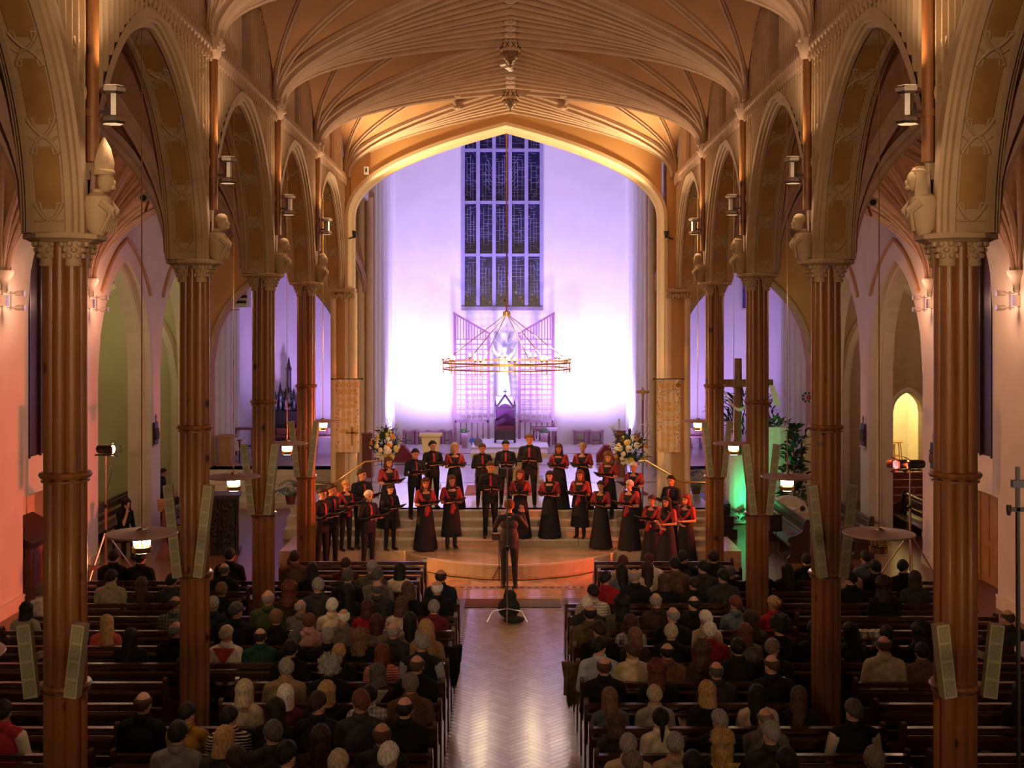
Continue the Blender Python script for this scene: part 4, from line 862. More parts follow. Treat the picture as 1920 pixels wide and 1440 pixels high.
for q in ((-.35,.82),(-.2,.78),(.38,.76)): cr.bar((w*.3,-.016,h*.88),(w*q[0],-.016,h*q[1]), .008,.004,(0,1,0))
for k in range(10): cr.bar((-.12+.026*k,-.016,h*.435+.02*(k%2)),(-.09+.026*k,-.016,h*.435+.02*((k+1)%2)), .010,.004,(0,1,0))
cr.obj('ray_motif', mat('banner_brown',(.30,.15,.03)), c)
# ============================================================ pews
HEADROW = lambda k: 11.64 + .8*k                           # depth of the heads in row k (k = -1 nearest the gallery)
def pew(x0, x1, yb, label, group, rz=0, loc=None):
    c = empty('pew', loc if loc else (0, yb, 0), rz, label, 'pew', group); L = x1-x0
    MB().box(x0+.03, x1-.03, .02, .40, .36, .395).obj('seat', M_DWOOD, c)
    MB().box(x0+.03, x1-.03, -.045, .03, .84, .90).obj('top_rail', M_DWOOD, c)
    MB().box(x0+.03, x1-.03, -.012, .018, .66, .80).obj('back_board', M_DWOOD, c)
    MB().box(x0+.03, x1-.03, -.012, .018, .46, .58).obj('back_board', M_DWOOD, c)
    MB().box(x0+.03, x1-.03, -.17, -.045, .795, .82).obj('book_ledge', M_DWOOD, c)
    MB().box(x0+.10, x1-.10, -.06, -.02, .10, .28).obj('kneeler', M_DWOOD, c)
    prof = [(-.06,0),(.44,0),(.44,.10),(.38,.16),(.36,.40),(.42,.46),(.40,.56),(.22,.62),(.09,.70),(.05,.92),(.0,.965),(-.05,.95),(-.06,.90)]
    pm = MB().prism(prof, lambda a, b, t: Vector((t, a, b)), 0, .05).mesh('end_panel', M_DWOOD)
    inst('end_panel', pm, c, (x0,0,0)); inst('end_panel', pm, c, (x1-.05,0,0))
    n = max(0, int(L/1.6))
    for j in range(1, n+1): MB().box(x0+L*j/(n+1)-.025, x0+L*j/(n+1)+.025, .0, .34, 0, .36).obj('support', M_DWOOD, c)
    return c
ROWS = list(range(-3, 14))
for k in ROWS:
    yb = HEADROW(k)-.32; fr = 13-k
    for s in (-1, 1):
        xi = 1.55 if k >= 10 else (.86 if s > 0 else .80)
        near = min(abs((yb+.2)-c) for c in CD)
        xo, xa = (3.40, 4.24) if near < .62 else (4.12, 4.30)
        lab = 'dark wooden nave pew on the %s, %s row from the front' % (SIDE[s], ORD[fr])
        pew(*sorted((s*xi, s*xo)), yb, lab, 'nave pews')
        if k <= 11: pew(*sorted((s*xa, s*7.35)), yb, lab.replace('nave pew on the %s' % SIDE[s], 'aisle pew on the far %s' % SIDE[s]), 'aisle pews')
# pews along the crossing, turned towards the chancel
for s, X, y0, y1, lab in ((1,6.55,25.9,29.6,'long dark pew facing the chancel on the right, nearest the choir'),(1,8.1,26.3,29.9,'dark pew facing the chancel on the right, second from the choir'),(1,10.2,26.6,30.4,'dark pew in the right side chapel, nearer one'),(1,11.6,26.6,30.4,'dark pew in the right side chapel, farther one'),
                          (-1,-8.0,27.4,31.0,'dark pew facing the chancel on the left, beside the pale pier'),(-1,-10.0,26.6,31.2,'dark pew in the left side chapel, nearer one'),(-1,-11.4,26.6,31.2,'dark pew in the left side chapel, farther one')):
    pew(-(y1-y0)/2, (y1-y0)/2, 0, lab, 'pews facing the chancel', PI/2*s, (X, (y0+y1)/2, 0))
# ============================================================ parquet of the centre aisle, border tiles, mats
def parquet():
    fl = empty('floor_aisle', (0,0,0), 0, 'waxed herringbone parquet of the centre aisle', None, None, 'structure')
    MB().box(-.86, .92, 9.0, 24.3, 0, .006).obj('bed', mat('parquet_bed', (.28,.17,.09), .5), fl)
    bl, bw = .36, .09; mats = [mat('parquet_%d' % i, c, .24, .10, 5, .03, 18, coat=.4) for i, c in enumerate(((.56,.40,.24),(.53,.37,.215),(.60,.435,.265)))]
    me = [MB().box(-bl/2+.002, bl/2-.002, -bw/2+.002, bw/2-.002, .006, .014).mesh('parquet_block', m) for m in mats]
    pieces = []; rr = random.Random(5); q = math.sqrt(.5)
    # herringbone in a frame turned 45 degrees
    for i in range(-60, 220):
        for j in range(-8, 9):
            for o in (0, 1):
                u, v = i*bw - j*bl, i*bw + j*bl
                cu, cv = (u+bl/2, v+bw/2) if o == 0 else (u+bw/2, v+bw+bl/2)
                x, y = (cu-cv)*q, (cu+cv)*q + 9.6
                if -.82 < x < .88 and 10.2 < y < 24.0: pieces.append((y, x, o))
    seen = set(); out = []
    for y, x, o in sorted(pieces):
        key = (round(x*50), round(y*50), o)
        if key in seen: continue
        seen.add(key); out.append((y, x, o))
    rest = MB()
    for n, (y, x, o) in enumerate(out):
        rz = PI/4 if o == 0 else -PI/4
        if n < 300: inst('parquet_block', me[rr.randrange(3)], fl, (x, y, 0), rz)
        else:
            c_, s_ = math.cos(rz), math.sin(rz); vs = []
            for z in (.006, .014):
                for a, b in ((-1,-1),(1,-1),(1,1),(-1,1)): lx, ly = a*(bl/2-.002), b*(bw/2-.002); vs.append((x+lx*c_-ly*s_, y+lx*s_+ly*c_, z))
            rest.add(vs, [(4,5,6,7),(0,1,5,4),(1,2,6,5),(2,3,7,6),(3,0,4,7)], rr.randrange(3))
    tag(rest.obj('parquet_blocks', mats, fl, fix=False), None, None, None, 'stuff')
parquet()
trim(MB().box(-3.4, 3.4, 22.6, 25.9, 0, .005).obj('floor_front', M_FLOORW), 'waxed wooden floor between the front pews and the platform')
bt = empty('trim_20', (0,0,0), 0, 'strip of small dark square tiles before the bowed platform', None, None, 'structure')
MB().box(-1.5, 1.5, 23.36, 23.60, .0, .016).obj('band', mat('tile_band', (.42,.24,.12), .3), bt)
sq = MB().box(-.045,.045,-.045,.045,.016,.022).mesh('tile', mat('tile_dark', (.10,.045,.03), .3))
for k in range(20): inst('tile', sq, bt, (-1.42+.15*k, 23.48, 0))
for x0, x1, col, lab in ((-.86,.02,(.16,.06,.04),'dark red door mat across the aisle, left half'),(.04,.95,(.17,.15,.14),'grey ribbed door mat across the aisle, right half')):
    c = empty('door_mat', ((x0+x1)/2, 22.15, .014), 0, lab, 'mat', 'mats across the aisle'); w = (x1-x0)/2
    m = mat('mat_'+lab[:8].replace(' ','_'), col, .9, .2, 40); MB().box(-w, w, -.30, .30, 0, .012).obj('pile', m, c); MB().box(-w-.0, w, -.32, -.30, 0, .016).box(-w, w, .30, .32, 0, .016).obj('edging', M_BLACK, c)
# audience seen from behind: head x, head y (photo pixels), hair, hair colour, top colour, sex, extras
AUD = """
554 1046 short dbrown brownjk m
585 1070 long black black f
649 1058 short dbrown maroon m
708 1065 short grey olive m
767 1070 bob black cream f
653 1082 short dgrey black m
707 1080 short dgrey greyjk m
836 1082 bald dbrown navy m
824 1104 bald white black m
421 1069 bald dgrey black m
424 1107 bun lbrown black f
568 1100 short grey charcoal m
625 1110 long black black f
694 1105 bald dgrey charcoal m
755 1108 bob brown black f
492 1107 curly auburn dbrown f
504 1123 bald grey green m
564 1140 bald grey greyjk m
622 1137 short white knit f
690 1140 bob dred redtop f
761 1136 bob brown cream f
769 1165 long black stone f
829 1140 short grey wine f
442 1148 short dgrey black m
518 1159 short lbrown black f
586 1166 short auburn pink f
644 1158 bald white greyjk m
701 1168 bob dred taupe f
814 1184 bald grey charcoal m
832 1182 long blonde tan f
468 1190 short greyblond white f scarf
550 1194 bald dbrown teal m
546 1218 short black black m
611 1198 short dgrey black m
674 1193 short grey black m
743 1198 curly lbrown black f
807 1207 short grey vest m
637 1225 short blonde black f
718 1226 long auburn redstripe f
537 1254 short grey tanjk m
619 1252 afro grey black m
817 1248 bald brown black m
712 1265 bob dgrey plum f greyscarf
460 1296 bob greyblond beige f
537 1304 bob white purple f
637 1298 bob blonde black f
785 1284 short greybrown brownjk m
611 1323 short dbrown black m
690 1318 short auburn charcoal m
719 1304 short black plaid m
467 1345 short black stripe f
546 1334 long black black f
806 1329 bald black black m
486 1376 short dgrey charcoal m
594 1384 long dbrown dbrown f
717 1379 bald brown charcoal m
557 1420 short black black m
661 1432 short greyblond black f
764 1420 short white black f
471 1426 short dbrown black m
408 1387 bob blonde charcoal f
400 1134 short grey navy m
8 1335 short black redwhite m
80 1109 short greybrown white m
51 1144 bob black stone f
210 1083 short black sand m
269 1096 long brown dbrown f
320 1090 short black charcoal m
222 1045 short black black m
257 1048 short black black m
329 1134 bald brown check m
330 1184 bald grey black m
201 1170 long blonde coral f
247 1195 long black black f
283 1320 bald brown blacksuit m
380 1341 short black mustard m
386 1376 short black greycollar m
432 1042 short black black m
1169 1054 short dred cream f
1162 1073 long black slate f
1216 1051 short dred white f
1215 1068 long dbrown cream f
1266 1059 short black brownjk m
1282 1047 short black black m
1218 1083 bald grey black m
1277 1090 bob brown black f
1144 1087 short black redtop m
1111 1111 short black whitestripe m
1304 1096 short dbrown blackcollar m
1330 1076 short dgrey black m
1320 1065 short black charcoal m
1337 1046 short black black m
1373 1068 short dbrown black m
1384 1082 short black charcoal m
1469 1071 long black black f
1083 1134 short white charcoal m
1093 1151 bald black olivecoat m
1166 1134 curly black olive m
1232 1129 bald grey dbrown m
1300 1133 bald black black m
1379 1134 short auburn slate f
1451 1134 bun blonde redtop f
1261 1155 bald grey black m
1323 1162 short white dotted f
1182 1168 bob dred plaid f
1407 1162 long dbrown charcoal f
1465 1179 afro black black f
1123 1182 short dbrown black m
1190 1194 bob lbrown dbrown f
1257 1187 short greyblond black m
1350 1184 short white redcollar m
1412 1187 bob auburn greyjk f
1207 1221 short brown shirtcream m
1133 1215 short black bluewhite m
1276 1223 bald black leather m
1362 1223 curly brown dbrown f
1429 1215 bun black blackpat f
1446 1248 bald brown black m
1491 1218 short greybrown black m
1123 1251 bald brown black m
1233 1259 curly auburn black f
1343 1259 bald dgrey charcoal m
1136 1309 long lbrown slate f
1227 1304 short greyblond greyknit f
1326 1298 bob blonde blackred f
1419 1304 long black cream f
1496 1307 long brown black f
1348 1351 short grey black m
1144 1354 bob brown charcoal f
1219 1348 pony black whiteshirt f
1432 1348 bald greybrown greyjk m
1437 1376 buzz grey charcoal m
1182 1398 short grey shirtcream m
1273 1396 short grey beige m
1348 1393 curly blonde black f yellowscarf
1180 1434 short greybrown beige m
1298 1434 short black black m
1473 1429 short black black m
1511 1051 short black blacksuit m
1623 1046 short black slate m
1596 1065 short auburn pink f
1651 1065 short black black m
1675 1065 short black black m
1596 1087 short black black f
1657 1100 curly dbrown black f
1714 1086 bob dbrown charcoal f
1504 1182 short black black m
1589 1187 long black charcoal f
1658 1190 short black black m
1718 1187 curly black black f
1655 1211 bald brown beige m
1727 1223 short black brownjk m
1887 1159 bald brown charcoal m
1912 1298 long black black f
1598 1334 short dgrey vestwhite m
1637 1426 short greybrown black m
"""
# ============================================================ people
class Body:
    """a figure of tapered limbs and ellipsoids fused into one skin by a voxel remesh"""
    def __init__(s): s.pr = []
    def cap(s, p0, p1, r0, r1, slot, flat=1.0): s.pr.append(('c', np.array(p0,float), np.array(p1,float), r0, r1, slot, flat)); return s
    def ell(s, c, r, slot): s.pr.append(('e', np.array(c,float), np.array(r,float), 0, 0, slot, 1)); return s
    def lat(s, prof, c, sx, sy, slot): s.pr.append(('l', prof, np.array(c,float), sx, sy, slot, 1)); return s
    def sdf(s, pts):
        best = np.full(len(pts), 1e9); sl = np.zeros(len(pts), int)
        for t, a, b, r0, r1, slot, fl in s.pr:
            if t == 'c':
                d = b-a; L = d@d; q = np.clip(((pts-a)@d)/max(L,1e-9), 0, 1); v = pts-(a+q[:,None]*d); dist = np.linalg.norm(v, axis=1)-(r0+(r1-r0)*q)
            elif t == 'e': dist = (np.linalg.norm((pts-a)/b, axis=1)-1)*b.min()
            else:
                zs = np.array([z for r, z in a]); rs = np.array([r for r, z in a]); z = pts[:,2]-b[2]; R = np.interp(z, zs, rs)
                dist = np.hypot((pts[:,0]-b[0])/r0, (pts[:,1]-b[1])/r1)-R; dist = np.where((z < zs.min()-.02) | (z > zs.max()+.02), 1.0, dist)
            m = dist < best; best[m] = dist[m]; sl[m] = slot
        return sl
    def mesh(s, name, voxel, nslots, smooth=4, extra=None):
        mb = MB()
        for t, a, b, r0, r1, slot, fl in s.pr:
            if t == 'c':
                mb.tube([a, b], [r0, r1], 12); mb.ell(a, r0*.995, 12, 8); mb.ell(b, r1*.995, 12, 8)
            elif t == 'e': mb.ell(a, tuple(b), 18, 12)
            else: mb.lathe(a, b, 24, sx=r0, sy=r1)
        me = mb.mesh(name, [M_BLACK]); o = bpy.data.objects.new(name, me); COL.objects.link(o)
        m = o.modifiers.new('r', 'REMESH'); m.mode = 'VOXEL'; m.voxel_size = voxel; m.adaptivity = 0
        m2 = o.modifiers.new('s', 'SMOOTH'); m2.iterations = smooth; m2.factor = .5
        dg = bpy.context.evaluated_depsgraph_get(); out = bpy.data.meshes.new_from_object(o.evaluated_get(dg)); bpy.data.objects.remove(o); bpy.data.meshes.remove(me)
        nv, nf = len(out.vertices), len(out.polygons); V = np.empty(nv*3); out.vertices.foreach_get('co', V); V = V.reshape(-1,3)
        idx = np.empty(nf*4, int); 
        faces = [tuple(p.vertices) for p in out.polygons]; cen = np.array([V[list(f)].mean(0) for f in faces]); sl = s.sdf(cen); bpy.data.meshes.remove(out)
        fin = MB(); fin.v = [tuple(x) for x in V]; fin.f = faces; fin.m = [int(x) for x in sl]
        if extra: 
            o0 = len(fin.v); fin.v += extra.v; fin.f += [tuple(i+o0 for i in f) for f in extra.f]; fin.m += extra.m
        return fin.mesh(name, [M_BLACK]*nslots, 'all', fix=False)
SKIN, TOP, LOW, SHOE, DARK, LIP, ACC = range(7)
def head(b, ex, M, fem=False):
    """head of a figure at matrix M (face towards +Y)"""
    P_ = lambda x, y, z: tuple(M @ Vector((x, y, z)))
    k = .95 if fem else 1
    b.ell(P_(0,-.012,.02), (.080*k,.097*k,.106*k), SKIN); b.ell(P_(0,.025,-.045), (.058*k,.066*k,.072*k), SKIN)
    b.cap(P_(0,.085,.012), P_(0,.108,-.022), .009, .014, SKIN); b.ell(P_(0,.066,-.092), (.026,.024,.02), SKIN)
    for s in (-1, 1):
        b.cap(P_(s*.076*k,-.01,.015), P_(s*.078*k,-.005,-.03), .013, .010, SKIN)
        ex.ell(P_(s*.031,.079,.012), (.013,.007,.008), 8, 5, DARK); ex.tube([P_(s*.014,.087,.033), P_(s*.046,.073,.032)], .0045, 5, DARK)
    ex.ell(P_(0,.083,-.062), (.022,.008,.007), 8, 5, LIP)
def hand(ex, w, fwd, up, side, thumb=1, curl=.35):
    """palm and five fingers growing from wrist w along fwd; up is the back of the hand"""
    w = Vector(w); f = Vector(fwd).normalized(); sd = Vector(side).normalized(); u = Vector(up).normalized()
    R = Matrix((sd, f, u)).transposed()
    ex.ell(w+f*.045, (.040,.055,.016), 10, 6, SKIN, R)
    for i, (o, l) in enumerate(((-.029,.066),(-.010,.080),(.010,.076),(.028,.058))):
        a = w+f*.085+sd*o; p1 = a+f*l*.45-u*l*.10*curl; p2 = p1+f*l*.30-u*l*.30*curl; p3 = p2+f*l*.22-u*l*.45*curl
        ex.tube([a, p1, p2, p3], [.0095,.009,.008,.006], 6, SKIN)
    a = w+f*.025+sd*thumb*.035; ex.tube([a, a+f*.025+sd*thumb*.025-u*.006, a+f*.055+sd*thumb*.028-u*.014], [.012,.010,.007], 6, SKIN)
def Mh(x, y, z, yaw=0, pitch=0, roll=0): return Matrix.Translation((x,y,z)) @ Euler((math.radians(pitch), math.radians(roll), math.radians(yaw))).to_matrix().to_4x4()
ARCH = {}
def seated(key, fem, yaw=0, pitch=0, lean=0, wide=1.0, chin=False):
    b = Body(); ex = MB(); k = (.90 if fem else 1.0)*wide
    ly = lean
    b.ell((0,.0,.50), (.19*k,.15,.12), LOW); b.ell((0,.0,.66), (.175*k,.125,.18), TOP); b.ell((0,.02+ly*.5,.86), (.195*k,.125,.19), TOP)
    for s in (-1, 1):
        b.cap((s*.04,.02+ly,1.045), (s*.175*k,.015+ly,.99), .066, .074, TOP)
        if chin and s > 0:
            b.cap((.175,.02+ly,.95), (.20,.22,.74), .055, .046, TOP); b.cap((.20,.22,.74), (.06,.20,1.02), .042, .030, SKIN)
        else:
            b.cap((s*.19*k,.015+ly,.98), (s*.245*k,.06+ly*.4,.70), .064, .052, TOP); b.cap((s*.245*k,.06+ly*.4,.70), (s*.10,.30,.60), .048, .032, TOP)
        b.cap((s*.085,.03,.50), (s*.105,.44,.50), .092, .066, LOW); b.cap((s*.105,.44,.50), (s*.105,.42,.10), .06, .042, LOW); b.cap((s*.105,.40,.045), (s*.115,.56,.035), .042, .034, SHOE)
        if not (chin and s > 0): hand(ex, (s*.10,.30,.60), (-s*.5,.8,-.1), (0,.1,1), (s*.85,.5,0), -1 if s > 0 else 1)
    if chin: hand(ex, (.06,.20,1.02), (-.3,-.2,1), (.2,1,.2), (1,0,.3), -1)
    hy = .045+ly*1.25
    b.cap((0,.03+ly,1.04), (0,hy,1.12), .062, .056, SKIN)
    ex.lathe([(.072,1.05),(.092,1.07),(.086,1.105),(.074,1.13),(.058,1.126)], (0,.030+ly,0), 18, TOP)
    M = Mh(0, hy+.02, 1.20, yaw, pitch); head(b, ex, M, fem)
    ARCH[key] = (b.mesh('body', .0145, 7, 4, ex), M)
def standing(key, fem, kind, yaw=0, pitch=-8):
    b = Body(); ex = MB(); k = .90 if fem else 1.0
    b.ell((0,0,.98), (.165*k,.12,.13), LOW if fem else TOP); b.ell((0,.0,1.12), (.145*k,.105,.15), TOP); b.ell((0,.01,1.28), (.165*k,.115,.16), TOP)
    if fem: 
        for s in (-1,1): b.ell((s*.07,.085,1.27), (.062,.055,.06), TOP)
    el = {}
    for s in (-1, 1):
        b.cap((s*.05,0,1.425), (s*.165*k,-.005,1.40), .056, .062, TOP)
        sh = (s*.175*k,-.005,1.395); slot = SKIN if fem else TOP
        if kind == 'conduct':
            e = (s*.30,.10,1.20) if s > 0 else (s*.26,.16,1.16); wv = (.24,.26,1.45) if s > 0 else (-.14,.40,1.30)
            f = (-.15,.35,.9) if s > 0 else (.2,.8,.5)
        elif kind == 'fold' and s > 0: e = (.24,.0,1.13); wv = (.03,.17,1.02); f = (-.8,.3,-.2)
        elif kind == 'fold': e = (-.24,.02,1.13); wv = (-.10,.27,1.13); f = (.5,.8,.1)
        else: e = (s*.235*k,.03,1.12); wv = (s*.13,.27,1.15); f = (-s*.55,.8,.10)
        b.cap(sh, e, .056 if not fem else .048, .045 if not fem else .038, TOP if not fem else SKIN); b.cap(e, wv, .043 if not fem else .036, .028, slot)
        hand(ex, wv, f, (0,-.1,-1) if kind != 'conduct' else (0,-1,.2), (s,.3,0) if kind != 'conduct' else (1,0,0), -1 if s > 0 else 1, .4)
        if kind in ('man','conduct','trouser'):
            b.cap((s*.085,0,.94), (s*.095,.01,.50), .092*k, .062, LOW); b.cap((s*.095,.01,.50), (s*.105,-.01,.10), .060, .045, LOW); b.cap((s*.105,-.03,.045), (s*.125,.13,.035), .045, .036, SHOE)
        elif kind == 'calf':
            b.cap((s*.08,0,.50), (s*.085,-.01,.10), .055, .046, SHOE); b.cap((s*.085,-.03,.045), (s*.10,.12,.035), .042, .034, SHOE)
        else: b.cap((s*.08,.05,.04), (s*.09,.20,.03), .04, .03, SHOE)
    if kind in ('man','conduct'): b.lat([(.165,.80),(.17,.95),(.16,1.10)], (0,0,0), 1.0, .74, TOP)
    if kind in ('gown','fold'): b.lat([(.285,.03),(.25,.3),(.205,.65),(.175,.92),(.14,1.08)], (0,.01,0), 1.0, .85, LOW)
    if kind == 'calf': b.lat([(.235,.30),(.215,.5),(.19,.75),(.17,.95),(.14,1.08)], (0,.005,0), 1.0, .82, LOW)
    b.cap((0,-.005,1.42), (0,.015,1.53), .058*k, .050, SKIN)
    if not fem: ex.lathe([(.062,1.44),(.082,1.455),(.077,1.485),(.058,1.50)], (0,-.002,0), 18, TOP)
    if fem: b.ell((0,.055,1.40), (.085,.05,.045), SKIN)
    M = Mh(0,.03,1.625, yaw, pitch); head(b, ex, M, fem)
    ARCH[key] = (b.mesh('body', .0125, 7, 3, ex), M)
seated('m0', False); seated('m1', False, 22, -4, .0, 1.06); seated('m2', False, -25, -6, .03); seated('f0', True); seated('f1', True, 25, -8, .02); seated('f2', True, -22, -3, 0, 1.06); seated('chin', True, -15, -8, .04, 1, True)
standing('man', False, 'man', 0, -14); standing('man2', False, 'man', 15, -5); standing('gown', True, 'gown', 0, -8); standing('gown2', True, 'gown', -14, -2); standing('calf', True, 'calf', 5, -8); standing('trouser', True, 'trouser', 0, -10); standing('fold', True, 'fold', 10, -2); standing('conduct', False, 'conduct', 0, 0)
# shawl of the choir women: draped over shoulders and upper arms with a knotted end
def shawl_mesh(sash):
    b = Body()
    for s in (-1, 1):
        b.cap((s*.02,-.055,1.40), (s*.150,-.02,1.41), .062, .070, 0); b.cap((s*.158,-.005,1.395), (s*.205,.015,1.215), .068, .066, 0); b.cap((s*.11,-.085,1.38), (s*.10,-.09,1.20), .045, .04, 0)
        b.cap((s*.14,.035,1.385), (s*.10,.115,1.24), .045, .04, 0); b.cap((s*.10,.12,1.24), (.01,.125,1.12), .038, .034, 0)
    b.cap((-.1,-.09,1.33),(.1,-.09,1.33), .05,.05, 0)
    if sash: b.cap((.01,.135,1.12), (.03,.16,.90), .034, .055, 0); b.cap((-.01,.13,1.12), (-.03,.15,.98), .03, .04, 0)
    return b.mesh('shawl', .0125, 1, 3)
SHAWL = [shawl_mesh(True), shawl_mesh(False)]
TIE = MB().prism([(-.022,1.40),(.022,1.40),(.014,1.36),(.030,1.10),(0,1.05),(-.030,1.10),(-.014,1.36)], lambda a,b,t: Vector((a,t + (.03 if b > 1.3 else 0)*0,b)), .125,.135)
TIE = MB(); TIE.strip([[Vector((x*w, y, z)) for x in (-1,1)] for w, y, z in ((.020,.098,1.43),(.024,.112,1.395),(.016,.128,1.365),(.024,.136,1.27),(.030,.128,1.12),(.004,.124,1.06))]); TIE = TIE.mesh('tie', mat('red_tie',(.42,.015,.02),.6,.1,20), True, fix=False)
# ------------------------------------------------------------ hair
def hair_mesh(kind, seed=0):
    rr = np.random.RandomState(seed); n, k = 30, 22; mb = MB(); R = np.array((.083,.101,.112)); C = np.array((0,-.014,.018))
    th = {'short':.013,'bald':.008,'buzz':.006,'bob':.022,'long':.020,'curly':.040,'afro':.055,'bun':.012,'pony':.012}[kind]
    rows = []
    for i in range(k+1):
        a = PI*i/k; dz = math.cos(a); row = []
        for j in range(n):
            t = 2*PI*j/n; d = np.array((math.sin(a)*math.cos(t), math.sin(a)*math.sin(t), dz)); dy = d[1]; hz = math.hypot(d[0], d[1])
            line = .62*max(0,(dy-.1))+.02 if dy > .1 else .02-.50*min(1,max(0,-dy+.1))
            if kind in ('bob','long','curly'): line = .55*max(0,(dy-.30))/.7+(-2 if dy < .30 else 0)+(.1 if dy >= .30 else 0)
            cov = dz > line
            if kind == 'bald': cov = cov and dz < .42 and dy < .45
            nz = (math.sin(13*d[0]+5*dz+seed)*math.sin(11*d[1]-7*dz)+rr.uniform(-.5,.5))*.25
            if kind in ('curly','afro'): nz = rr.uniform(-.5,.6)
            p = C + d*R*(1.0) + d*(th*(1+nz) if cov else -.012)
            if cov and dz < .05 and kind in ('bob','long','curly'):
                q = min(1, (.05-dz)/1.0); ext = {'bob':.13,'long':.30,'curly':.20}[kind]
                hx = d[:2]/max(hz,.25); rad = np.array((.100,.112))*(1.0+.06*q+ (nz*.25 if kind == 'curly' else 0)+(.12*q if kind == 'curly' else 0))
                z = C[2]-(q**.9)*ext*(1 if dy < .1 else .8)-.02*q; p = np.array((hx[0]*rad[0], -.014+hx[1]*rad[1]-(.03*q if dy < 0 else 0), z))
                if i == k: p = np.array((0,-.05,z+.04))
            row.append(Vector(p))
        rows.append(row)
    mb.strip(rows, closed=True)
    if kind == 'bun': mb.ell((0,-.125,.03), (.042,.038,.042), 12, 8)
    if kind == 'pony': mb.tube([(0,-.10,.05),(0,-.135,.03),(0,-.145,-.06),(0,-.13,-.20)], [.022,.030,.028,.008], 8)
    return mb.mesh('hair', M_BLACK, 'all', fix=False)
HAIR = {k: [hair_mesh(k, q) for q in range(3)] for k in ('short','bald','buzz','bob','long','curly','afro','bun','pony')}
HC = dict(black=(.012,.009,.008), dbrown=(.030,.015,.010), brown=(.075,.035,.018), lbrown=(.16,.085,.04), auburn=(.12,.035,.015), dred=(.06,.015,.010), blonde=(.36,.22,.09), greyblond=(.40,.32,.22), grey=(.25,.22,.20), dgrey=(.075,.065,.06), greybrown=(.15,.11,.08), white=(.60,.56,.50), red=(.22,.03,.015))
HCN = dict(black='black', dbrown='dark brown', brown='brown', lbrown='light brown', auburn='auburn', dred='dark red', blonde='blond', greyblond='greying blond', grey='grey', dgrey='dark grey', greybrown='grey-brown', white='white', red='red')
def hmat(c): return mat('hair_'+c, HC[c], .6, .4, 60, .3, 160, spec=.25, stretch=(1,1,.25))
TC = dict(black=((.012,.011,.012),'black top'), blacksuit=((.010,.010,.012),'black suit'), charcoal=((.035,.032,.032),'charcoal jacket'), navy=((.014,.018,.035),'navy jacket'), brownjk=((.11,.055,.028),'brown jacket'), maroon=((.07,.012,.012),'maroon sweater'),
  olive=((.085,.075,.04),'olive top'), olivecoat=((.11,.075,.03),'olive coat'), cream=((.55,.42,.30),'cream blouse'), greyjk=((.15,.125,.105),'grey jacket'), green=((.055,.07,.018),'moss green sweater'), knit=((.60,.50,.34),'cream knitted cardigan'), redtop=((.30,.015,.018),'red sweater'),
  stone=((.34,.29,.23),'stone coloured top'), wine=((.13,.02,.02),'wine red top'), pink=((.45,.26,.21),'pale pink top'), taupe=((.20,.14,.10),'taupe top'), tan=((.28,.18,.09),'tan cardigan'), white=((.66,.58,.47),'white jacket'), teal=((.014,.05,.04),'dark green sweater'),
  vest=((.02,.02,.022),'black waistcoat'), redstripe=((.36,.07,.05),'red striped top'), tanjk=((.26,.18,.09),'tan jacket'), plum=((.05,.018,.03),'dark plum top'), beige=((.44,.34,.22),'beige top'), purple=((.11,.015,.04),'purple top'), plaid=((.40,.36,.36),'pale plaid shirt'),
  stripe=((.35,.32,.28),'striped black-white top'), dbrown=((.05,.025,.014),'dark brown top'), redwhite=((.36,.03,.03),'red and white jacket'), sand=((.33,.25,.16),'sand coloured shirt'), check=((.10,.10,.08),'checked shirt'), coral=((.46,.09,.06),'coral top'), mustard=((.34,.18,.03),'mustard sweater'),
  greycollar=((.18,.16,.15),'pale grey jacket'), slate=((.10,.12,.15),'slate blue top'), whitestripe=((.50,.45,.36),'white striped shirt'), blackcollar=((.012,.012,.012),'black jumper'), dotted=((.46,.36,.22),'beige dotted blouse'), redcollar=((.22,.02,.02),'white-collared red sweater'),
  shirtcream=((.58,.47,.32),'cream shirt'), bluewhite=((.42,.46,.50),'pale blue shirt'), leather=((.16,.07,.025),'brown leather jacket'), blackpat=((.015,.014,.015),'patterned black cardigan'), greyknit=((.32,.28,.24),'grey knitted top'), blackred=((.015,.012,.012),'red-edged black top'),
  whiteshirt=((.66,.57,.44),'white shirt'), vestwhite=((.012,.012,.012),'waistcoat'))
HTN = dict(short='short %s hair', bald='balding %s hair', buzz='cropped %s hair', bob='%s bobbed hair', long='long %s hair', curly='curly %s hair', afro='bushy %s hair', bun='%s hair in a bun', pony='%s ponytail')
